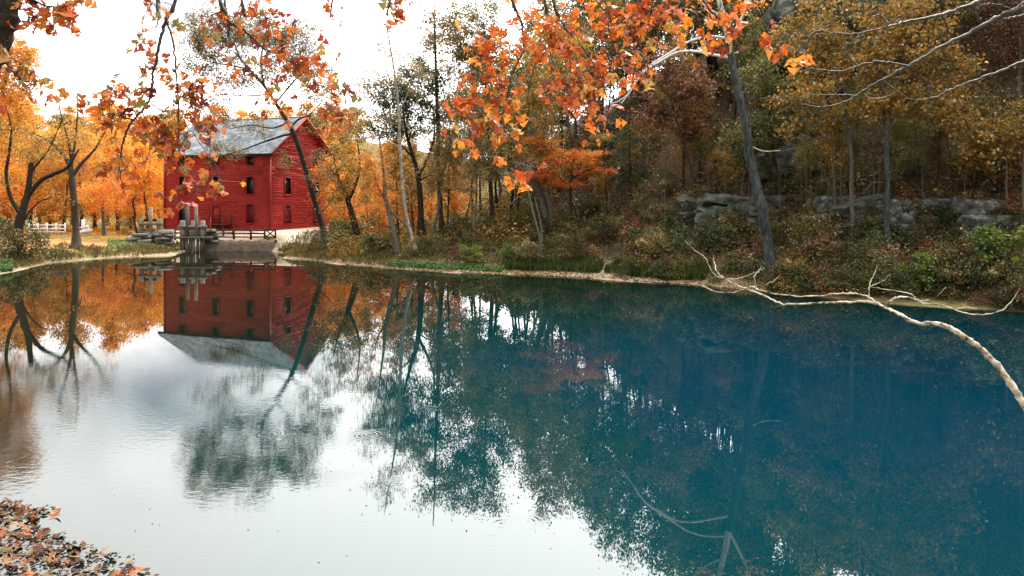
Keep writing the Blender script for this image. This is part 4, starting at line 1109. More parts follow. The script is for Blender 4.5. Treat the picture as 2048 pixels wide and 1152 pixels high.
photo_tree('slim_tree', 'straight slim trunk with white patches standing on the bank lip', (1778, 520), [(1779, 522, 6.5), (1778, 470, 5.2), (1777, 400, 4.6), (1775, 320, 4.2), (1772, 250, 3.6), (1768, 190, 2.8), (1762, 120, 1.6)], [[(1777, 355, 1.6), (1795, 342, 1.4), (1806, 347, 0.8)], [(1777, 372, 1.2), (1745, 368, 1), (1722, 385, 0.7)], [(1773, 260, 2), (1800, 215, 1.4), (1830, 180, 0.8)]], [(1800, 110, 105, 65, 62), (1860, 205, 80, 38, 36), (1770, 205, 65, 30, 24), (1905, 240, 60, 26, 20), (1830, 40, 95, 60, 44), (1905, 140, 50, 50, 26), (1960, 290, 50, 40, 18)], 'bark_sycamore', 'leaf_yellow_tree', 0.2, 30, 0.66, seed=19, flare=0.5)
photo_tree('sapling', 'thin bare sapling between the sycamore and the slim pale trunk', (1672, 470), [(1673, 472, 1.9), (1672, 400, 1.7), (1668, 340, 1.5), (1664, 280, 1.1), (1660, 220, 0.6)], [[(1672, 395, 1), (1650, 345, 0.8), (1638, 300, 0.6)]], [(1655, 240, 25, 25, 6)], 'bark_grey', 'leaf_yellow_tree', 0.12, 14, 0.5, seed=20)
photo_tree('sapling', 'thin grey trunk at the right edge before the pale ledge', (2044, 470), [(2044, 475, 2.6), (2045, 400, 2.2), (2047, 320, 1.8), (2048, 240, 1)], [], [(2040, 230, 50, 40, 18)], 'bark_grey', 'leaf_olive_gold', 0.14, 30, 0.6, seed=21)
photo_tree('rust_tree', 'loose salmon and rust leaved tree left of the sycamore trunk', (1395, 400), [(1395, 402, 3.4), (1385, 350, 3), (1370, 290, 2.4), (1350, 230, 1.6), (1335, 170, 0.8)], [[(1384, 340, 2), (1420, 300, 1.4), (1440, 250, 0.7)]], [(1340, 190, 75, 40, 44), (1400, 170, 50, 40, 28), (1300, 240, 55, 35, 28), (1390, 250, 55, 30, 26), (1330, 120, 60, 40, 26)], 'bark', 'leaf_rust', 0.18, 44, 0.7, seed=22)
photo_tree('olive_tree', 'olive green tree crown around the middle of the sycamore trunk', (1560, 410), [(1560, 412, 3.6), (1555, 350, 3.2), (1545, 290, 2.6), (1540, 220, 1.8), (1535, 150, 1)], [], [(1540, 260, 60, 45, 46), (1580, 200, 50, 50, 34), (1480, 280, 45, 40, 26), (1530, 150, 50, 50, 30)], 'bark_dark', 'leaf_olive', 0.18, 46, 0.7, seed=23)
photo_tree('amber_tree', 'amber leaved tree hanging over the slope at the right edge', (2000, 385), [(2000, 388, 3), (1995, 340, 2.6), (1990, 290, 2), (1985, 240, 1.2)], [], [(1995, 270, 60, 40, 36), (1950, 320, 40, 25, 14), (2030, 320, 30, 30, 14)], 'bark_dark', 'leaf_yellow_tree', 0.19, 34, 0.65, seed=24)

# --- cedars
ced = cedar_tree('cedar_tree', 'dark green cedar behind the sycamore trunk', 11, 2.6, 'leaf_cedar', 31, 'cedars on the hill')
for i, (px, py, s, lab) in enumerate([(1545, 330, 1.0, 'dark green cedar behind the sycamore trunk'), (1180, 330, 1.2, 'tall dark cedar rising behind the orange bough'), (800, 450, 0.95, 'dark cedar in the low wood between white stem and forked tree'),
                                       (1260, 400, 0.7, 'short cedar on the slope past the red sapling'), (1660, 260, 0.9, 'cedar on the cliff shoulder behind the yellow crown'), (1770, 200, 1.0, 'cedar above the cliff over the slim trunks')]):
    Yh = hit(px, py, 40) or 80.0
    r = np.random.default_rng(40 + i)
    o = put(ced, USED, (px - CX) / F * Yh, Yh, s, r.uniform(0, 6), r, lab)

# --- free-standing copies that fill the woods
G1, G2, G3 = 'golden trees of the grove behind the fence', 'mixed trees of the hillside wood', 'trees on the far ridge'
LG = 'golden autumn tree in the grove behind the white fence'
LH = {'leaf_olive_gold': 'slender olive and gold tree among the hillside wood', 'leaf_rust': 'slender rust brown tree among the hillside wood', 'leaf_olive': 'slender dull green tree among the hillside wood', 'leaf_tan': 'thin tan leaved tree among the hillside wood', 'leaf_yellow_tree': 'yellow orange tree among the hillside wood'}
gold = [wild_tree('grove_tree', LG, 'tree', 11, 3.4, 4, 'leaf_gold', 'bark', 51, 80, 80, 0.19, 1.0, 0.2, G1, low=0.14),
        wild_tree('grove_tree', LG, 'tree', 9, 3.2, 4, 'leaf_gold_orange', 'bark', 52, 76, 80, 0.19, 1.0, 0.18, G1, low=0.12),
        wild_tree('grove_tree', LG, 'tree', 12, 3.2, 4, 'leaf_gold', 'bark_dark', 53, 80, 70, 0.19, 1.05, 0.2, G1, low=0.2)]
hillp = [wild_tree('hillside_tree', LH[k], 'tree', h, w, 4, k, bk, 60 + i, 62, 62, 0.17, 0.85, 0.14, G2, low=lo)
         for i, (k, h, w, bk, lo) in enumerate([('leaf_olive_gold', 12, 2.5, 'bark', 0.3), ('leaf_rust', 10, 2.4, 'bark_grey', 0.28), ('leaf_olive', 13, 2.6, 'bark_dark', 0.32), ('leaf_tan', 14, 2.3, 'bark_grey', 0.35), ('leaf_yellow_tree', 10, 2.5, 'bark', 0.3)])]
r = np.random.default_rng(77)
# grove behind the path, left
for px, Y, k, s in [(-20, 90, 0, 1.05), (20, 88, 1, 1.0), (62, 92, 0, 1.0), (100, 96, 1, 1.1), (128, 90, 0, 0.95), (165, 94, 2, 1.0), (190, 100, 1, 1.15), (235, 92, 0, 1.0), (262, 98, 1, 1.05), (295, 94, 0, 1.05), (318, 104, 1, 1.15), (335, 98, 2, 1.0),
                    (40, 106, 2, 1.15), (80, 112, 0, 1.2), (145, 110, 1, 1.2), (215, 112, 0, 1.2), (280, 114, 2, 1.15), (-60, 84, 1, 1.1), (-90, 78, 0, 1.1), (370, 118, 0, 1.0)]:
    put(gold[k], USED, (px - CX) / F * Y, Y, s, r.uniform(0, 6.28), r)
# low wood behind and beside the gable
for px, Y, k, s in [(668, 84, 1, 0.8), (690, 76, 1, 0.62), (700, 92, 0, 0.85), (735, 82, 0, 0.7), (760, 74, 1, 0.62), (790, 90, 0, 0.85), (822, 78, 1, 0.65), (860, 86, 0, 0.75), (910, 80, 1, 0.66)]:
    o = put(gold[k], USED, (px - CX) / F * Y, Y, s, r.uniform(0, 6.28), r, 'golden tree in the low wood right of the mill gable'); o['group'] = 'golden trees right of the mill'
# hillside
k = 0
for row, (dep, step) in enumerate([(9, 4.5), (14, 4.0), (19, 3.6), (25, 3.6), (31, 3.8), (38, 4.2), (46, 4.6), (56, 5.5)]):
    for s_ in np.arange(-14 + row * 1.3, 62, step):
        # walk along the far shore and step inland
        seg = POND[12:29]; cum = np.concatenate([[0], np.cumsum(np.hypot(*np.diff(seg, axis=0).T))])
        ss = np.clip(s_ + 14 + r.uniform(-2, 2), 0, cum[-1] - 0.1)
        p = np.array((np.interp(ss, cum, seg[:, 0]), np.interp(ss, cum, seg[:, 1])))
        nrm = np.array((0.42, 0.91))
        q = p + nrm * (dep + r.uniform(-2, 2)); 
        px = q[0] / q[1] * F + CX
        if px < 700 or px > 2250: continue
        if row < 2 and 1380 < px < 2080: continue
        if row == 0 and r.random() < 0.35: continue
        cq = q - np.array((4.3, 54.0)); tq = cq @ np.array((0.53, 0.848)); eq = abs(cq @ np.array((0.848, -0.53)))
        if 0 < tq < 26 and eq < 3.6: continue
        w = [0.32, 0.2, 0.3, 0.12, 0.06] if px > 1000 else [0.4, 0.12, 0.14, 0.3, 0.04]
        if row >= 4 and px > 1150: w = [0.16, 0.06, 0.72, 0.06, 0.0]
        kk = r.choice(5, p=w)
        put(hillp[kk], USED, q[0], q[1], r.uniform(0.62, 0.95) if row < 3 else (r.uniform(0.8, 1.2) if px < 1150 else r.uniform(1.1, 1.6)), r.uniform(0, 6.28), r)
for px, Y, k_, s_ in [(1330, 88, 2, 1.7), (1420, 84, 2, 1.7), (1500, 80, 2, 1.8), (1580, 82, 2, 1.7), (1380, 74, 2, 1.5), (1460, 70, 2, 1.45), (1250, 92, 2, 1.5), (1290, 80, 2, 1.5), (1660, 76, 2, 1.6), (1740, 72, 2, 1.6), (1820, 72, 2, 1.6), (1900, 70, 2, 1.6), (1980, 68, 2, 1.6), (2060, 66, 2, 1.6), (1200, 96, 2, 1.5), (1150, 92, 2, 1.4)]:
    o = put(hillp[k_], USED, (px - CX) / F * Y, Y, s_, r.uniform(0, 6.28), r); o['label'] = 'tall dull green tree on the crest of the hill'; o['group'] = 'trees on the hill crest'
sapl = wild_tree('bare_sapling', 'thin bare sapling on the leaf strewn slope', 'sapling', 6.5, 1.0, 2, 'leaf_rust', 'bark_grey', 71, 16, 5, 0.13, 0.5, 0.05, 'thin bare saplings on the slope', low=0.5)
for i in range(34):
    px, py = r.uniform(1000, 2050), r.uniform(330, 480)
    Yh = hit(px, py, 30)
    if Yh: put(sapl, USED, (px - CX) / F * Yh, Yh, r.uniform(0.6, 1.25), r.uniform(0, 6.28), r)
for px, Y, k_, s_ in [(700, 100, 0, 0.95), (745, 96, 3, 0.85), (790, 98, 2, 0.9), (835, 94, 3, 1.0), (875, 90, 0, 0.95), (905, 84, 3, 1.05), (945, 88, 2, 1.05), (960, 78, 0, 0.95), (1000, 84, 3, 1.2), (1030, 76, 2, 1.0), (1050, 90, 0, 1.2), (1085, 82, 3, 1.2), (1120, 76, 2, 1.1)]:
    o = put(hillp[k_], USED, (px - CX) / F * Y, Y, s_, r.uniform(0, 6.28), r); o['label'] = LH[['leaf_olive_gold', 'leaf_rust', 'leaf_olive', 'leaf_tan', 'leaf_yellow_tree'][k_]]; o['group'] = G2
for i in range(30):
    px, Y = r.uniform(1170, 1540), r.uniform(74, 104)
    o = put(hillp[r.choice([2, 0], p=[0.75, 0.25])], USED, (px - CX) / F * Y, Y, r.uniform(0.55, 0.9), r.uniform(0, 6.28), r)
# understorey trees on the open slope
for i in range(30):
    px, py = r.uniform(1130, 2080), r.uniform(300, 430)
    Yh = hit(px, py, 30)
    if not Yh: continue
    kk = r.choice([0, 1, 2, 4], p=[0.25, 0.2, 0.45, 0.1])
    put(hillp[kk], USED, (px - CX) / F * Yh, Yh, r.uniform(0.3, 0.5), r.uniform(0, 6.28), r)
# far ridge
far = [wild_tree('ridge_tree', 'small golden brown tree on the wooded ridge beyond the grove', 'tree', 10, 4.2, 4, 'leaf_gold', 'bark', 81, 46, 46, 0.42, 1.6, 0.2, G3, low=0.1),
       wild_tree('ridge_tree', 'small golden brown tree on the wooded ridge beyond the grove', 'tree', 9, 4.4, 4, 'leaf_olive_gold', 'bark', 82, 46, 46, 0.42, 1.6, 0.2, G3, low=0.1)]
for Y in (150, 172, 196):
    for px in np.arange(-120, 700, 34 if Y < 190 else 26):
        pp = px + r.uniform(-10, 10)
        if 360 < pp < 610 and Y < 190: continue
        put(far[r.integers(2)], USED, (pp - CX) / F * Y, Y + r.uniform(-6, 6), r.uniform(0.75, 1.15), r.uniform(0, 6.28), r)

# ------------------------------------------------------------------ shrubs
def make_shrub(name, label, leaf, h, w, seed, n_hub=26, n_leaf=46, size=0.1, group=None, stems=5):
    r = np.random.default_rng(seed)
    root = thing(name, label, 'shrub', (0, 0, 0), group)
    sk = Skeleton(r, 4)
    for s in range(stems):
        a = r.uniform(0, 6.28); t = np.linspace(0, 1, 6)[:, None]
        e = np.array((math.cos(a) * w * r.uniform(0.1, 0.5), math.sin(a) * w * r.uniform(0.1, 0.5), h * r.uniform(0.6, 0.95)))
        P = e * t + np.array((0, 0, -0.1)) * (1 - t); P[1:] += r.normal(0, 0.03 * h, (5, 3))
        sk.path(P, np.linspace(0.022, 0.008, 6))
    hubs = []
    for k in range(n_hub):
        a = r.uniform(0, 6.28); t = r.uniform(0.06, 1); q = w * math.sqrt(max(0.05, 1 - (t - 0.3) ** 2 * 1.6)) * r.uniform(0.2, 1) ** 0.6
        hubs.append(np.array((math.cos(a) * q, math.sin(a) * q, h * t)))
    C = crown_leaves(sk, hubs, r, n_leaf, 0.36 * (h + w) / 2.4, size, 0.2, 0.1, 0.006, 2)
    C[:, 2] = np.maximum(C[:, 2], -0.05)
    V, T = leaf_cards(C, size, r, 0.2, 0.1)
    link('foliage', mesh_from('foliage', V, T, M[leaf]), root)
    sk.g.build('stems', M['bark'], root)
    return root

SG = 'undergrowth shrubs along the bank'
SL = ['mottled olive brown shrub in the bank undergrowth', 'dark green shrub in the bank undergrowth', 'gold tinged shrub in the bank undergrowth', 'rust brown shrub in the bank undergrowth', 'yellow green shrub in the bank undergrowth']
shr = [make_shrub('shrub', SL[0], 'leaf_shrub', 1.5, 1.1, 91, group=SG), make_shrub('shrub', SL[1], 'leaf_green', 1.4, 1.1, 92, group=SG), make_shrub('shrub', SL[2], 'leaf_shrub_gold', 1.6, 1.0, 93, group=SG),
       make_shrub('shrub', SL[3], 'leaf_rust', 1.3, 1.1, 94, group=SG), make_shrub('shrub', SL[4], 'leaf_lime', 1.3, 1.0, 95, group=SG)]
r = np.random.default_rng(99)
def shrub_at(px, py, k, s, label=None, group=None):
    Yh = hit(px, py, 30)
    if Yh is None: return
    o = put(shr[k], USED, (px - CX) / F * Yh, Yh, s, r.uniform(0, 6.28), r)
    o['label'] = label or SL[k]; o['group'] = group or SG
    if label and not group and 'group' in o: del o['group']
    return o
for i in range(130):
    px = r.uniform(670, 2075)
    sh_y = np.interp(px, [660, 760, 900, 1100, 1250, 1400, 1550, 1750, 1900, 2048], [526, 536, 545, 552, 562, 571, 588, 604, 616, 627])
    t = r.uniform(0, 1)
    py = sh_y - (16 if px < 1350 else 10) - t * np.interp(px, [660, 900, 1300, 1500, 2048], [45, 70, 80, 110, 115])
    k = r.choice(5, p=[0.5, 0.16, 0.1, 0.17, 0.07])
    shrub_at(px, py, k, r.uniform(0.55, 1.25))
for i in range(30):
    shrub_at(r.uniform(1380, 2070), r.uniform(452, 482), r.choice(5, p=[0.45, 0.15, 0.2, 0.15, 0.05]), r.uniform(0.4, 0.8))
for i in range(40):
    px = r.uniform(1230, 2075); sh_y = np.interp(px, [1250, 1400, 1550, 1750, 1900, 2048], [562, 571, 588, 604, 616, 627])
    shrub_at(px, sh_y - r.uniform(6, 18), r.choice(5, p=[0.45, 0.2, 0.13, 0.15, 0.07]), r.uniform(0.45, 1.0))
for i in range(18):
    shrub_at(r.uniform(1240, 1400), r.uniform(350, 475), r.choice(5, p=[0.5, 0.1, 0.15, 0.22, 0.03]), r.uniform(0.5, 1.1))
for i in range(46):   # thinner scatter higher on the slope
    px = r.uniform(1000, 2060); py = r.uniform(340, 470)
    shrub_at(px, py, r.choice(5, p=[0.4, 0.12, 0.18, 0.25, 0.05]), r.uniform(0.5, 1.0), ['olive brown shrub higher on the leaf strewn slope', 'dark green shrub higher on the leaf strewn slope', 'gold tinged shrub higher on the leaf strewn slope', 'rust brown shrub higher on the leaf strewn slope', 'yellow green shrub higher on the leaf strewn slope'][k_ if False else 0] if False else None)
for px, py, k, s, lab in [(1625, 530, 2, 1.7, 'yellowing leafy bush on the bank right of the sycamore foot'), (2015, 560, 4, 1.7, 'bright yellow green bush at the right edge of the bank'), (1850, 570, 4, 1.1, 'small yellow green bush below the straight slim trunk'), (640, 505, 0, 1.0, 'tawny bush at the foot of the leaning tree'),
                          (670, 500, 0, 1.2, 'brown green bush between leaning tree and stout dark trunk'), (755, 512, 1, 1.2, 'dark green bush beside the slim pale trunk'), (10, 520, 0, 1.7, 'sprawling brown bush at the left edge of the bank'), (48, 522, 2, 1.5, 'tawny bush below the dark forked tree'), (85, 516, 0, 1.3, 'twiggy brown bush left of the flared tree'), (125, 512, 2, 0.7, 'small golden bush at the flared root'),
                          (-25, 505, 0, 2.0, 'tall brown bush cut by the left edge'), (20, 490, 1, 1.6, 'dark green bush behind the left bank'), (190, 505, 3, 0.5, 'low russet shrub right of the flared root'), (250, 470, 2, 0.9, 'gold shrub beside the dead twisted tree'), (335, 455, 2, 1.0, 'olive gold shrub against the mill end wall'), (445, 498, 0, 0.35, 'tiny tawny weed on the dam wall'), (478, 497, 4, 0.45, 'yellow weed clump hanging on the dam wall'), (538, 499, 1, 0.45, 'dark green weed at the end of the dam wall')]:
    Yh = hit(px, py, 30) or 62.0
    if py in (498, 497): Yh = 71.3
    o = put(shr[k], USED, (px - CX) / F * Yh, Yh, s, r.uniform(0, 6.28), r, lab)
    if 'group' in o: del o['group']

# ------------------------------------------------------------------ ground cover (uncountable)
def scatter(name, label, cat, mat, n, region, size, seed, lift=0.03, flat=0.8, droop=0.0, hgt=0.0, blades=False, width=0.42):
    """region(r, n) -> X, Y arrays"""
    r = np.random.default_rng(seed)
    X, Y = region(r, n)
    Z = ground_z(X, Y)
    q = np.stack([X - MILL_C[0], Y - MILL_C[1]], -1); lx_, ly_ = q @ XD, q @ YD
    ok = (Z > 0.0) & ~((lx_ > -9.5) & (lx_ < 5.5 + r.normal(0, 0.6, len(X))) & (ly_ > -5.2 + r.normal(0, 0.5, len(X))) & (ly_ < 14))
    X, Y, Z = X[ok], Y[ok], Z[ok]
    C = np.stack([X, Y, Z + lift + r.uniform(0, 1, len(X)) ** 2 * hgt], -1)
    if blades:
        V, T = leaf_cards(C + np.array((0, 0, size * 0.4)), size, r, -1.0, 0, width=0.06, direc=np.tile((0, 0, 1.4), (len(C), 1)))
    else:
        V, T = leaf_cards(C, size, r, droop, flat, width)
    o = link(name, mesh_from(name, V, T, M[mat]))
    return tag(o, label, cat, kind='stuff')

def along(i0, i1, d0, d1, pw=1.0):
    def f(r, n):
        seg = POND[i0:i1]; cum = np.concatenate([[0], np.cumsum(np.hypot(*np.diff(seg, axis=0).T))])
        s = r.uniform(0, cum[-1], n); x = np.interp(s, cum, seg[:, 0]); y = np.interp(s, cum, seg[:, 1])
        j = np.clip(np.searchsorted(cum, s) - 1, 0, len(seg) - 2)
        t = seg[j + 1] - seg[j]; t = t / np.linalg.norm(t, axis=1)[:, None]
        d = d0 + (d1 - d0) * r.uniform(0, 1, n) ** pw
        return x - t[:, 1] * d, y + t[:, 0] * d
    return f
def pixbox(x0, x1, y0, y1):
    def f(r, n):
        px, py = r.uniform(x0, x1, n), r.uniform(y0, y1, n)
        gx, gy = np.linspace(x0, x1, 12), np.linspace(y0, y1, 8)
        G = np.array([[hit(a, b, 30) or 60.0 for a in gx] for b in gy])
        fx = np.clip((px - x0) / (x1 - x0) * 11, 0, 10.999); fy = np.clip((py - y0) / (y1 - y0) * 7, 0, 6.999)
        i, j = fx.astype(int), fy.astype(int); u, v = fx - i, fy - j
        Y = G[j, i] * (1 - u) * (1 - v) + G[j, i + 1] * u * (1 - v) + G[j + 1, i] * (1 - u) * v + G[j + 1, i + 1] * u * v
        return (px - CX) / F * Y, Y
    return f
scatter('leaf_litter', 'brown fallen leaves carpeting the hillside', 'leaves', 'leaf_litter', 60000, along(13, 29, 1.5, 30, 0.9), 0.15, 1, 0.04, 0.75)
scatter('slope_brush', 'brown and olive brush covering the wooded slope', 'undergrowth', 'leaf_shrub', 60000, along(14, 29, 6, 45, 0.8), 0.2, 13, 0.05, 0.0, 0.0, 2.4)
scatter('dry_brush', 'dry russet brush and saplings on the wooded slope', 'undergrowth', 'leaf_rust', 13000, along(14, 29, 5, 40, 0.8), 0.17, 14, 0.05, 0.0, 0.0, 1.8)
scatter('wood_brush', 'golden brown brush on the ground of the low wood right of the mill', 'undergrowth', 'leaf_olive_gold', 26000, pixbox(655, 1060, 372, 500), 0.2, 15, 0.05, 0.0, 0.0, 1.6)
scatter('shore_leaves', 'pale dry leaves and bark washed up along the far waterline', 'leaves', 'leaf_shore', 8000, along(11, 21, 0.0, 2.2, 1.3), 0.13, 2, 0.03, 0.85)
scatter('bank_weeds', 'tangled weeds and twigs covering the lower bank', 'undergrowth', 'leaf_shrub', 26000, along(12, 26, 1.8, 9, 1.0), 0.12, 3, 0.03, 0.2, 0.0, 0.55)
scatter('watercress', 'bright green cress mat along the middle of the far shore', 'ground cover', 'leaf_cress', 5200, along(13, 16, 0.35, 1.7), 0.11, 4, 0.03, 0.5, 0.0, 0.16)
scatter('reeds', 'upright green reeds along the far shore past the cress', 'reeds', 'reed', 3200, along(15, 20, 0.9, 2.3), 0.62, 5, 0.0, blades=True)
scatter('cress_patch', 'small green plants on the spit below the gable', 'ground cover', 'leaf_cress', 700, pixbox(700, 760, 517, 524), 0.11, 6, 0.02, 0.5, 0, 0.12)
scatter('ivy_patch', 'green creeper on the bank left of the stone heap', 'ground cover', 'leaf_cress', 2600, pixbox(215, 330, 482, 499), 0.15, 7, 0.03, 0.4, 0, 0.25)
scatter('left_weeds', 'bright green weeds at the left edge of the water', 'ground cover', 'leaf_cress', 1500, pixbox(-20, 26, 528, 546), 0.13, 8, 0.03, 0.3, 0, 0.4)
scatter('bank_grass', 'tawny grass along the left bank and below the mill', 'grass', 'grass', 9000, along(0, 14, 0.3, 4.5), 0.42, 9, 0.0, blades=True)
scatter('spit_grass', 'low yellow green grass on the spit beside the leaning tree', 'grass', 'grass', 5000, pixbox(556, 760, 490, 516), 0.3, 10, 0.0, blades=True)
scatter('meadow_weeds', 'dry golden weeds at the edge of the grove', 'grass', 'leaf_gold', 5000, pixbox(-20, 330, 455, 470), 0.3, 11, 0.0, blades=True)
scatter('grove_leaves', 'orange fallen leaves on the ground beyond the path', 'leaves', 'leaf_gold', 9000, pixbox(-20, 320, 452, 500), 0.14, 12, 0.02, 0.85)

# ------------------------------------------------------------------ overhanging boughs close to the viewer
def lobed_leaf(name, mat, r, curl):
    """five-lobed leaf about 1 long, stalk at the origin, tip along +Y, with folded and curled blade"""
    half = [(0.0, 0.02), (0.15, -0.07), (0.40, 0.02), (0.38, 0.2), (0.58, 0.46), (0.36, 0.52), (0.25, 0.68), (0.0, 0.98)]
    rim = [(x * r.uniform(0.85, 1.12), y + r.normal(0, 0.02)) for x, y in half] + [(-x * r.uniform(0.85, 1.12), y + r.normal(0, 0.02)) for x, y in half[-2:0:-1]]
    mid = [(0.0, 0.22), (0.0, 0.55)]
    a, b, c = r.uniform(-0.5, 1.6) * curl, r.uniform(-1.3, 0.7) * curl, r.uniform(-0.8, 0.8) * curl
    def up(p):
        x, y = p
        return (x, y, a * x * x * 1.4 + b * y * y * 0.6 + c * x * y + 0.06 * math.sin(7 * x + 5 * y) * curl)
    V = [up(p) for p in rim] + [up(p) for p in mid]
    n = len(rim); m1, m2 = n, n + 1
    T = []
    for i in range(n):
        j = (i + 1) % n
        c_ = m1 if (rim[i][1] + rim[j][1]) / 2 < 0.4 else m2
        T.append((i, j, c_))
    T += [(3, m2, m1), (n - 3, m1, m2)]
    # stalk
    k = len(V); L_ = r.uniform(0.35, 0.6)
    V += [(-0.012, 0, 0.0), (0.012, 0, 0.0), (0.008, -L_, 0.08), (-0.008, -L_, 0.08)]
    T += [(k, k + 1, k + 2), (k, k + 2, k + 3)]
    return mesh_from(name, V, T, mat)

rl = np.random.default_rng(500)
BIG = {k: [lobed_leaf('leaf', M[k], rl, 1.0) for _ in range(9)] for k in ('leaf_big_orange', 'leaf_big_rust')}
BIG['leaf_big_fallen'] = [lobed_leaf('leaf', M['leaf_big_fallen'], rl, 0.55) for _ in range(9)]

def leaf_matrix(r, size, down=0.7, face=0.6):
    d = r.normal(0, 0.6, 3); d[2] -= down; d /= np.linalg.norm(d)
    nrm = r.normal(0, 0.6, 3) + np.array((0, -face, 0.35)); w = np.cross(d, nrm); w /= np.linalg.norm(w) + 1e-9
    nn = np.cross(w, d)
    m = Matrix(((w[0], d[0], nn[0]), (w[1], d[1], nn[1]), (w[2], d[2], nn[2])))
    return m.to_euler()

def bough(name, label, cat, Y, stems, clusters, leaf, bark, seed, size=0.15, sides=6, rmin=0.005, twiggy=(), hub_leaves=3, spread=0.15, dens=0.62, thick=1.0):
    """branch lines (px, py, half width px, depth offset m) and leaf clusters (px, py, rx, ry, leaves) near depth Y"""
    r = np.random.default_rng(seed)
    sc = Y / F
    b = W(stems[0][0][0], stems[0][0][1], Y)
    root = thing(name, label, cat, b)
    sk = Skeleton(r, sides)
    for st in stems:
        if st[0][1] < -10 or st[0][0] > 2055:
            v = np.array((st[0][0] - st[1][0], st[0][1] - st[1][1]), float); v /= np.linalg.norm(v)
            ex = 0.0 if st[0][0] > 2500 else 700.0
            if ex: st = [(st[0][0] + v[0] * ex, st[0][1] + v[1] * ex, st[0][2] * 1.7) + tuple(st[0][3:])] + list(st)
        P = []; R = []
        for p in st:
            dY = p[3] if len(p) > 3 else 0.0
            P.append(W(p[0], p[1], Y + dY) - b); R.append(p[2] * (Y + dY) / F)
        n = max(10, len(P) * 6)
        S = smooth_path(P, n); RR = np.interp(np.linspace(0, 1, n), np.linspace(0, 1, len(R)), R)
        S[1:-1] += r.normal(0, 0.0045, (n - 2, 3)); RR = thick * RR * (1 + r.normal(0, 0.09, n))
        sk.path(S, RR)
    leaves = []
    for cx, cy_, rx, ry, n in clusters:
        nh = max(1, int(round(n * dens / hub_leaves)))
        for k in range(nh):
            v = r.normal(0, 1, 3); v *= r.uniform(0.1, 1) ** 0.5 / np.linalg.norm(v)
            h = W(cx + v[0] * rx, cy_ + v[1] * ry, Y) - b; h[1] += v[2] * 0.8 * max(rx, ry) * sc
            P = sk.reach(h, rmin, drop=-0.35, sides=3, rise=0.05)
            m = hub_leaves if n >= hub_leaves else n
            for q in range(m):
                t = r.uniform(0, 1) ** 1.6
                base = h + r.normal(0, spread * 0.6, 3) * (1 - 0.3 * t); base[2] -= 0.02
                e = leaf_matrix(r, size)
                leaves.append((base, e, size * r.uniform(0.5, 1.05)))
                T = np.stack([h, (h + base) / 2 + r.normal(0, 0.01, 3), base])
                sk.path(T, [rmin * 0.6, rmin * 0.5, rmin * 0.4], 3, grow=False)
    for st in twiggy:
        P = np.array([W(p[0], p[1], Y) - b for p in st])
        S = smooth_path(P, 10); j = np.argmin(np.linalg.norm(sk.P - S[0], axis=1)); S += (sk.P[j] - S[0]) * np.linspace(1, 0, 10)[:, None]
        sk.path(S, np.linspace(rmin * 1.2, rmin * 0.5, 10), 4)
    sk.g.build('stem', M[bark], root, True)
    leaves.sort(key=lambda q: -q[2])
    for i, (p, e, s) in enumerate(leaves[:300]):
        o = link('leaf', BIG[leaf][i % 9], root, p); o.rotation_euler = e; o.scale = (s, s, s)
    rest = leaves[300:]
    if rest:
        V, T, k = [], [], 0
        for i, (p, e, s) in enumerate(rest):
            me = BIG[leaf][i % 9]; n = len(me.vertices); v = np.zeros(n * 3, np.float32); me.vertices.foreach_get('co', v)
            R3 = np.array(e.to_matrix()); v = (v.reshape(-1, 3) * s) @ R3.T + p
            t = np.zeros(len(me.polygons) * 3, np.int32); me.polygons.foreach_get('vertices', t)
            V.append(v); T.append(t.reshape(-1, 3) + k); k += n
        o = link('small_leaves', mesh_from('small_leaves', np.concatenate(V), np.concatenate(T), M['leaf_orange'] if 'orange' in leaf else M['leaf_gold_orange']), root); o['kind'] = 'stuff'
    return root

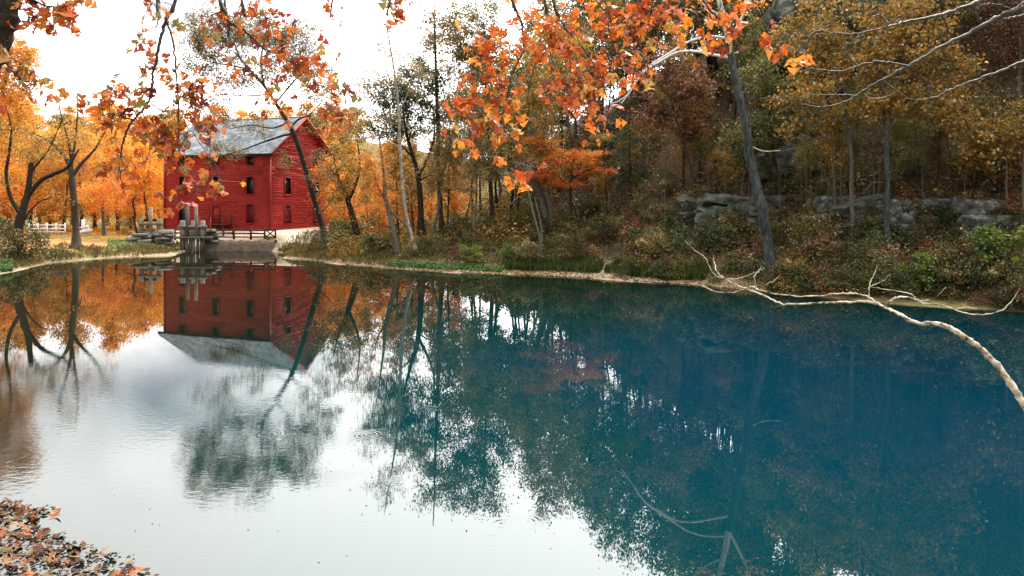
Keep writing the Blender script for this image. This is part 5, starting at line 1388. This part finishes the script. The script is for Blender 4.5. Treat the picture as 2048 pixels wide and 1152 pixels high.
bough('hanging_bough', 'hanging bough with russet lobed leaves dangling before sky and mill roof', 'branch', 7.5,
      [[(362, -40, 4), (348, 10, 3.6), (332, 40, 3.6), (322, 75, 3.4), (312, 120, 3.2), (305, 160, 3), (303, 185, 2.8), (296, 205, 2.6), (275, 233, 2.6), (262, 245, 2.6), (250, 272, 2.2), (243, 300, 2), (239, 330, 1.4), (246, 370, 0.8)],
       [(330, 36, 2.4), (338, 55, 2.2), (348, 95, 2), (352, 140, 1.8), (356, 200, 1.7), (357, 260, 1.6), (358, 305, 1.4), (364, 335, 1), (374, 362, 0.7)],
       [(314, -30, 4, 0.3), (316, 10, 3.4, 0.2), (318, 32, 1.4, 0.1), (310, 60, 0.8, 0)],
       [(266, 240, 1.6), (240, 232, 1.2), (205, 228, 1), (185, 232, 0.7)], [(300, 205, 1.2), (325, 222, 1), (345, 205, 0.6)], [(358, 300, 1), (380, 262, 0.9), (398, 285, 0.6)], [(354, 150, 0.9), (340, 130, 0.6)]],
      [(212, 172, 20, 12, 16), (238, 185, 28, 16, 22), (205, 205, 18, 14, 10), (222, 225, 26, 8, 12), (262, 178, 18, 14, 10), (295, 195, 14, 10, 6), (235, 245, 14, 10, 7), (286, 60, 14, 14, 10), (298, 88, 14, 12, 8), (290, 125, 12, 8, 6), (318, 8, 26, 12, 12), (342, 48, 12, 10, 6),
       (320, 130, 24, 8, 10), (375, 160, 26, 22, 22), (395, 190, 28, 30, 30), (415, 215, 18, 18, 12), (345, 160, 14, 20, 8), (300, 250, 34, 12, 20), (330, 265, 40, 16, 30), (375, 255, 26, 16, 20), (310, 280, 30, 14, 16), (350, 290, 30, 14, 16), (225, 320, 26, 14, 14), (260, 335, 30, 10, 14), (205, 340, 18, 14, 8), (290, 320, 20, 8, 8),
       (345, 342, 10, 6, 3), (385, 345, 16, 9, 7), (372, 375, 16, 10, 7), (415, 325, 20, 9, 9), (430, 355, 18, 10, 9), (395, 372, 10, 7, 4), (362, 405, 14, 8, 5), (345, 400, 8, 6, 3), (405, 255, 18, 10, 9), (440, 245, 20, 12, 10), (190, 200, 8, 6, 3), (166, 214, 8, 4, 1), (230, 275, 14, 5, 4)],
      'leaf_big_rust', 'bark_twig', 301, 0.122, dens=0.9, hub_leaves=2, spread=0.16)
bough('hanging_bough', 'forked dark bough with orange brown leaves before the leaning tree crown', 'branch', 7.9,
      [[(432, -40, 4), (440, 0, 3.6), (452, 25, 3.4), (460, 45, 3.2), (480, 55, 2.8), (505, 75, 2.4), (525, 95, 2), (545, 102, 1.8), (570, 88, 1.2), (590, 86, 0.8)], [(459, 44, 2.8), (457, 72, 2.4), (470, 92, 2), (480, 115, 1.6), (490, 132, 1.2), (486, 165, 0.9), (479, 205, 0.6)], [(480, -30, 3), (484, 5, 2.4), (482, 28, 2), (468, 48, 1.6)], [(455, -30, 2, 0.2), (450, 0, 1.8, 0.1), (454, 25, 1.6)], [(545, 102, 1.2), (575, 120, 1), (610, 140, 0.8), (640, 158, 0.6)], [(560, 92, 0.9), (572, 118, 0.8), (574, 140, 0.5)], [(575, 110, 1), (640, 200, 0.8), (670, 225, 0.6), (690, 240, 0.4)]],
      [(478, 8, 26, 10, 16), (432, 42, 24, 12, 14), (445, 52, 12, 10, 8), (520, 40, 26, 14, 14), (540, 65, 20, 16, 12), (505, 45, 14, 14, 6), (555, 30, 20, 14, 8), (592, 62, 10, 6, 3), (500, 130, 12, 10, 4), (468, 112, 14, 10, 6), (440, 105, 14, 8, 5), (545, 95, 26, 14, 14), (575, 110, 22, 14, 14), (598, 125, 22, 12, 14), (570, 140, 16, 10, 8), (620, 105, 10, 5, 3), (645, 90, 8, 5, 2), (650, 130, 20, 10, 6), (550, 165, 10, 10, 4), (612, 165, 16, 8, 5),
       (635, 155, 24, 10, 8), (675, 175, 18, 12, 10), (690, 182, 14, 10, 6), (655, 205, 12, 14, 8), (665, 235, 16, 14, 9), (690, 210, 14, 10, 6), (690, 240, 20, 10, 8), (560, 220, 10, 10, 4), (565, 242, 8, 6, 2), (580, 222, 8, 5, 2), (508, 180, 8, 8, 3), (515, 190, 8, 8, 3), (600, 190, 8, 6, 2), (585, 200, 8, 6, 2)],
      'leaf_big_rust', 'bark_twig', 302, 0.125, dens=0.9, hub_leaves=2, spread=0.16)
bough('leaf_sprig', 'small olive sprig of lobed leaves dipping from the top edge into white sky', 'branch', 7.2, [[(668, -20, 1.6), (664, 5, 1.3), (652, 20, 1), (636, 24, 0.6)]], [(648, 18, 20, 9, 8), (668, 14, 8, 14, 6)], 'leaf_big_rust', 'bark_twig', 303, 0.13)
bough('leaf_sprig', 'orange brown leaf cluster cut by the top edge right of the white sky', 'branch', 6.8, [[(785, -25, 1.8), (780, 0, 1.4), (770, 12, 0.8)]], [(775, 8, 32, 10, 26)], 'leaf_big_rust', 'bark_twig', 304, 0.15)
bough('orange_bough', 'broad bough of glowing orange lobed leaves hanging over the dark hill', 'branch', 6.9,
      [[(1008, -40, 3.4), (1025, 5, 3), (1042, 45, 2.6), (1048, 80, 2.2), (1046, 105, 2), (1030, 135, 1.8), (1020, 165, 1.4), (1010, 215, 1), (995, 270, 0.6)], [(1085, -40, 3.2), (1092, 10, 2.8), (1096, 50, 2.4), (1104, 90, 2), (1075, 120, 1.6), (1060, 160, 1.2), (1055, 210, 0.7)], [(1100, -30, 3), (1112, 20, 2.4), (1130, 55, 2), (1165, 95, 1.7), (1200, 150, 1.2), (1215, 210, 0.8), (1212, 245, 0.5)], [(1240, -40, 2.8), (1250, 10, 2.4), (1265, 40, 2), (1275, 80, 1.5), (1290, 130, 1)], [(1390, -40, 2.6), (1370, -5, 2.2), (1345, 25, 1.7), (1310, 55, 1.2)], [(1046, 60, 1.4), (1020, 55, 1.2), (985, 70, 0.9), (955, 95, 0.6)], [(1022, 160, 1), (985, 190, 0.9), (950, 215, 0.7), (930, 255, 0.4)], [(1000, 265, 0.7), (1030, 330, 0.6), (1020, 352, 0.4)], [(1390, -20, 2), (1430, 30, 1.5), (1470, 70, 0.9)]],
      [(985, 80, 34, 22, 30), (960, 105, 22, 16, 16), (1010, 110, 26, 16, 14), (1075, 40, 30, 24, 16), (1110, 60, 38, 24, 30), (1150, 30, 30, 20, 18), (1090, 95, 34, 18, 20), (1140, 90, 34, 20, 24), (1040, 170, 26, 16, 12), (985, 165, 30, 22, 18), (950, 195, 32, 26, 24), (1000, 195, 26, 22, 16), (955, 235, 24, 22, 14), (985, 262, 24, 16, 12), (930, 215, 14, 16, 7), (1005, 245, 14, 14, 6), (940, 265, 12, 8, 4), (948, 305, 5, 10, 2), (895, 272, 16, 7, 5), (868, 252, 3, 3, 1), (915, 128, 4, 4, 1),
       (1130, 150, 30, 22, 18), (1165, 170, 34, 22, 30), (1190, 140, 28, 20, 16), (1150, 205, 26, 14, 14), (1195, 190, 20, 22, 14), (1205, 245, 16, 12, 9), (1185, 228, 10, 6, 2), (1105, 160, 16, 14, 6), (1225, 110, 26, 20, 16), (1205, 60, 26, 22, 14), (1255, 55, 34, 22, 24), (1290, 30, 34, 18, 22), (1230, 20, 30, 16, 14), (1340, 35, 34, 16, 22), (1375, 25, 24, 14, 14), (1320, 55, 20, 14, 12), (1280, 95, 20, 16, 10), (1282, 150, 26, 12, 14), (1265, 160, 12, 10, 6), (1335, 138, 8, 6, 1), (1305, 140, 10, 8, 3), (1420, 85, 20, 16, 12), (1410, 40, 18, 14, 8), (1445, 20, 20, 14, 10), (1470, 50, 12, 10, 5), (1440, 65, 16, 12, 6),
       (1035, 345, 16, 8, 5), (1018, 357, 12, 5, 5), (1053, 332, 6, 8, 4), (1040, 20, 20, 16, 6), (1175, 8, 26, 10, 10)],
      'leaf_big_orange', 'bark_twig', 305, 0.117, dens=0.9, hub_leaves=2, spread=0.17)
bough('orange_sprig', 'few bright orange leaves hanging right of the white sycamore limbs', 'branch', 7.0, [[(1495, -30, 1.6), (1515, 20, 1.2), (1535, 55, 0.9), (1560, 80, 0.6)]], [(1530, 58, 16, 10, 6), (1550, 80, 18, 10, 8), (1572, 92, 12, 9, 6), (1505, 10, 10, 8, 3)], 'leaf_big_orange', 'bark_twig', 306, 0.155)
bough('trunk_bough', 'mossy dark trunk filling the top corner with rust leaves on its twigs', 'tree', 7.0,
      [[(16, -90, 26), (14, -20, 25), (10, 40, 22), (2, 95, 17), (-10, 140, 11), (-25, 190, 8)], [(22, -20, 4), (45, -8, 3), (75, 5, 2), (110, 15, 1.4), (145, 8, 0.8)], [(8, 100, 3, 0.2), (20, 135, 2, 0.1), (40, 155, 1.4, 0), (70, 172, 0.8, 0)]],
      [(60, 8, 18, 10, 10), (85, 18, 22, 12, 18), (115, 12, 20, 12, 16), (140, 12, 14, 12, 8), (100, 36, 18, 10, 8), (130, 40, 12, 10, 6), (112, 50, 8, 4, 3), (50, 58, 14, 6, 5), (25, 88, 8, 12, 5), (25, 105, 8, 8, 4), (45, 135, 14, 10, 8), (70, 160, 14, 10, 9), (80, 175, 12, 7, 6), (62, 182, 10, 5, 4), (10, 185, 10, 6, 4), (40, 160, 14, 8, 6)],
      'leaf_big_rust', 'bark_mossy', 307, 0.15, sides=14)
bough('bare_bough', 'bare brown boughs reaching in from the top right corner, lit along their tops', 'branch', 6.6,
      [[(2110, -22, 7), (2070, 0, 6.4), (2048, 12, 6), (2010, 28, 5.6), (1985, 40, 5.2), (1940, 65, 4.6), (1900, 85, 4.2), (1855, 110, 4), (1820, 130, 3.6), (1790, 145, 2.8), (1750, 168, 2.4), (1715, 190, 2), (1690, 203, 1.8), (1660, 212, 1.6), (1620, 212, 1.3), (1580, 200, 1), (1540, 195, 0.7)],
       [(1815, 132, 2.6), (1780, 125, 2.2), (1745, 124, 2), (1715, 132, 1.8), (1680, 142, 1.6), (1640, 140, 1.4), (1600, 130, 1), (1575, 115, 0.6)], [(2010, -40, 5, 0.3), (1975, -8, 4.4, 0.3), (1940, 10, 4, 0.2), (1905, 22, 3.6, 0.2), (1860, 35, 3.2, 0.1), (1810, 45, 2.8, 0.1), (1775, 54, 2.4), (1745, 60, 2), (1710, 68, 1.6), (1665, 66, 1.2), (1635, 62, 1)], [(1646, 62, 3.2), (1630, 66, 3), (1618, 78, 2.6), (1613, 95, 2), (1612, 118, 1)], [(1776, 54, 2), (1772, 42, 2), (1764, 33, 1.8), (1750, 25, 1.2), (1735, 10, 0.8), (1720, -10, 0.6)],
       [(2100, 96, 4), (2048, 122, 3.4), (2010, 138, 3), (1970, 152, 2.6), (1930, 168, 2.3), (1895, 182, 2), (1870, 195, 1.8), (1840, 200, 1.3), (1812, 196, 0.8)], [(1858, 208, 2), (1856, 195, 1.8), (1857, 180, 1.4), (1864, 160, 1), (1872, 135, 0.6)], [(1705, 190, 1.4), (1660, 190, 1.2), (1625, 190, 1.1), (1590, 196, 0.9), (1560, 192, 0.8), (1520, 198, 0.5)], [(1990, 38, 3.4), (2015, 25, 3), (2048, 5, 2.4), (2080, -20, 1.6)], [(1990, 40, 2.6), (2020, 36, 2.4), (2055, 28, 2)], [(1985, 40, 2), (1995, 42, 2), (2048, 30, 2.4), (2090, 20, 2.6)], [(2030, 22, 2), (2000, 10, 1.6), (1970, 8, 1.2), (1950, 18, 0.9), (1962, -10, 0.7)], [(1955, 5, 1.4), (1952, 25, 1.2), (1960, 45, 0.8)], [(1642, 212, 1.4), (1655, 200, 1.2), (1680, 178, 0.8), (1690, 168, 0.5)]],
      [], 'leaf_big_rust', 'bark_twig', 308, 0.14, thick=0.82, twiggy=[[(1690, 65), (1688, 80), (1692, 100), (1702, 120)], [(1700, 110), (1712, 125), (1718, 130)], [(1800, 48), (1815, 30), (1835, 20)], [(1760, 58), (1785, 40), (1810, 25)], [(1725, 188), (1740, 200), (1770, 196), (1800, 180)], [(1765, 165), (1790, 182), (1815, 195)], [(1660, 140), (1670, 160), (1680, 178)], [(1600, 200), (1575, 218), (1560, 222)]])
bough('fallen_bough', 'smooth pale bare bough arching out over the blue water from the right edge', 'branch', 8.5,
      [[(3129, 1817, 24, -3.3), (2694, 1421, 19, -2.3), (2310, 1094, 14, -1.2), (2110, 905, 11, -0.5), (2075, 850, 10, -0.4), (2048, 808, 9, -0.3), (2020, 765, 8.4, -0.2), (1990, 726, 8, -0.1), (1955, 692, 7.4), (1920, 668, 6.8), (1890, 652, 6.4, 0.1), (1868, 647, 5.4, 0.2), (1830, 645, 4.4, 0.3), (1800, 628, 3.8, 0.4), (1765, 612, 3.4, 0.5), (1735, 604, 3, 0.6), (1690, 604, 2.8, 0.8), (1640, 606, 2.6, 1), (1568, 608, 2.4, 1.2), (1530, 592, 2.2, 1.4), (1490, 577, 2.2, 1.5), (1455, 562, 1.8, 1.6), (1435, 545, 1.4, 1.7), (1428, 525, 1.1, 1.8), (1427, 510, 0.7, 1.8)],
       [(1830, 645, 3.4, 0.3), (1805, 632, 3, 0.35), (1775, 618, 2.4, 0.45), (1755, 606, 2, 0.5), (1735, 593, 2, 0.6), (1705, 587, 1.9, 0.7), (1670, 588, 1.8, 0.8), (1610, 593, 1.6, 1), (1550, 588, 1.5, 1.2), (1520, 580, 1.5, 1.3), (1505, 574, 1.2, 1.4), (1490, 577, 1, 1.5)], [(1770, 612, 2.6, 0.5), (1785, 600, 2.4, 0.5), (1800, 594, 2.2, 0.5), (1825, 597, 2, 0.6), (1850, 607, 1.9, 0.6), (1885, 610, 1.6, 0.6), (1925, 625, 1.5, 0.6), (1965, 629, 1.3, 0.6), (2000, 622, 1.1, 0.6), (2022, 605, 0.9, 0.6), (2040, 576, 0.5, 0.6)], [(1740, 596, 1.6, 0.6), (1738, 578, 1.6, 0.6), (1743, 560, 1.2, 0.6), (1750, 545, 0.9, 0.6), (1754, 530, 0.5, 0.6)],
       [(1512, 577, 1.4, 1.3), (1510, 562, 1.3, 1.3), (1509, 552, 1.2, 1.3), (1517, 542, 1, 1.3), (1524, 532, 0.6, 1.3)], [(1490, 577, 1.2, 1.5), (1465, 585, 1.1, 1.6), (1430, 583, 0.9, 1.7), (1400, 570, 0.7, 1.8), (1375, 570, 0.5, 1.9)], [(1455, 562, 1, 1.6), (1425, 545, 0.9, 1.7), (1410, 515, 0.7, 1.8), (1390, 500, 0.6, 1.9), (1370, 482, 0.4, 2)], [(1452, 558, 0.9, 1.6), (1480, 556, 0.7, 1.6), (1510, 545, 0.6, 1.5), (1530, 535, 0.4, 1.5)], [(1838, 602, 1.2, 0.6), (1820, 588, 1.1, 0.6), (1780, 580, 0.9, 0.6), (1745, 575, 0.6, 0.6)], [(1740, 572, 0.9, 0.6), (1765, 562, 0.7, 0.6), (1780, 548, 0.4, 0.6)], [(1910, 620, 0.8, 0.6), (1930, 614, 0.7, 0.6), (1955, 617, 0.4, 0.6)], [(1840, 602, 0.8, 0.6), (1870, 595, 0.6, 0.6), (1892, 574, 0.4, 0.6)], [(1530, 570, 0.8, 1.3), (1550, 560, 0.6, 1.3), (1562, 548, 0.4, 1.3)]],
      [], 'leaf_big_rust', 'bark_pale', 309, 0.14, sides=10, thick=0.78)

# ------------------------------------------------------------------ floating leaves in the near corner
def leaf_raft():
    r = np.random.default_rng(404)
    b = np.array((-7.0, 10.8, 0.0))
    root = thing('leaf_raft', 'raft of brown and orange fallen leaves floating in the near corner of the pond', 'leaves', b)
    def edge(py):   # right limit of the raft for a photo row
        return np.interp(py, [1005, 1030, 1050, 1062, 1085, 1105, 1120, 1152, 1200], [60, 118, 70, 100, 150, 235, 265, 300, 380])
    n = 0; small = []
    while n < 1700:
        py = r.uniform(1008, 1230); px = r.uniform(-120, edge(py) + r.normal(0, 12))
        Yw = F * EYE / (py - HY); x = (px - CX) / F * Yw
        if px > edge(py) - 40 and r.random() < 0.45: n += 1; continue
        if n < 300 and py < 1175 and px > -30:
            o = link('leaf', BIG['leaf_big_fallen'][n % 9], root, (x - b[0], Yw - b[1], 0.012 + r.uniform(0, 0.05)))
            o.rotation_euler = (r.normal(0, 0.36), r.normal(0, 0.36), r.uniform(0, 6.28)); s = r.uniform(0.09, 0.21); o.scale = (s, s, s)
        else:
            small.append((x - b[0], Yw - b[1], 0.006 + r.uniform(0, 0.03)))
        n += 1
    V, T = leaf_cards(np.array(small), 0.075, r, 0.0, 0.85)
    o = link('leaf_scraps', mesh_from('leaf_scraps', V, T, M['leaf_scrap']), root); o['kind'] = 'stuff'
leaf_raft()
def water_specks():
    r = np.random.default_rng(606)
    py = 640 + 500 * r.uniform(0, 1, 170) ** 0.8; px = r.uniform(40, 1350, 170)
    Yw = F * EYE / (py - HY)
    C = np.stack([(px - CX) / F * Yw, Yw, np.full(170, 0.006)], -1)[:70]
    V, T = leaf_cards(C, 0.035, r, 0.0, 1.0)
    tag(link('floating_specks', mesh_from('floating_specks', V, T, M['leaf_scrap'])), 'tiny leaf scraps drifting scattered on the bright water', 'leaves', kind='stuff')
water_specks()

# ------------------------------------------------------------------ labels: where along the bank each look-alike stands
def where(px):
    for lim, txt in ((700, 'beside the mill gable'), (775, 'by the stout dark trunk'), (850, 'by the thin white stem'), (930, 'behind the left cress'), (1015, 'behind the right cress'), (1110, 'by the thick twin trunks'), (1200, 'around the orange maple'), (1300, 'just past the orange maple'), (1400, 'left of the mossy rock shelf'),
                     (1510, 'left of the sycamore trunk'), (1610, 'just right of the sycamore trunk'), (1740, 'around the slim forked trunk'), (1860, 'around the straight slim trunk'), (1960, 'right of the straight slim trunk')):
        if px < lim: return txt
    return 'near the right edge'
for o in scene.objects:
    g = o.get('group')
    if o.parent is None and g in (G1, 'golden trees right of the mill'):
        x, y, z = o.location; px = x / y * F + CX
        if g == G1:
            zn = next((t for lim, t in ((-5, 'beyond the left edge shrubs'), (50, 'behind the dark forked tree'), (115, 'behind the white fence'), (150, 'behind the flared tree'), (200, 'behind the white footbridge rail'), (255, 'left of the dead twisted tree'), (300, 'behind the low sluice frame'), (345, 'at the mill end wall')) if px < lim), 'behind the mill')
            o['label'] = ('tall' if o.scale[2] > 1.05 else 'smaller') + ' golden autumn tree in the ' + ('front' if y < 100 else 'rear') + ' of the grove, ' + zn
        else:
            o['label'] = ('tall' if o.scale[0] > 0.72 else 'low') + ' golden tree in the low wood, ' + where(px)
        continue
    if o.parent is not None or g not in (SG, G2, 'trees on the hill crest', 'thin bare saplings on the slope'): continue
    x, y, z = o.location
    px = x / y * F + CX; py = HY + (EYE - z) / y * F
    if g == SG:
        kind = o['label'].split(' shrub')[0]
        size = 'small' if o.scale[0] < 0.85 else 'large'
        d = float(pond_dist(np.array([x]), np.array([y]))[0])
        row = 'by the waterline' if d < 3.2 else ('midway up the bank' if d < 6.5 else 'high on the slope')
        o['label'] = f"{size} {kind} shrub {row}, {where(px)}"
    elif g == G2:
        o['label'] = o['label'].split(' among')[0] + ' in the hill wood, ' + where(px)
    elif g.startswith('thin'):
        o['label'] = 'thin bare sapling on the slope, ' + where(px)
    else:
        o['label'] = 'tall dull green tree on the hill crest, ' + where(px)
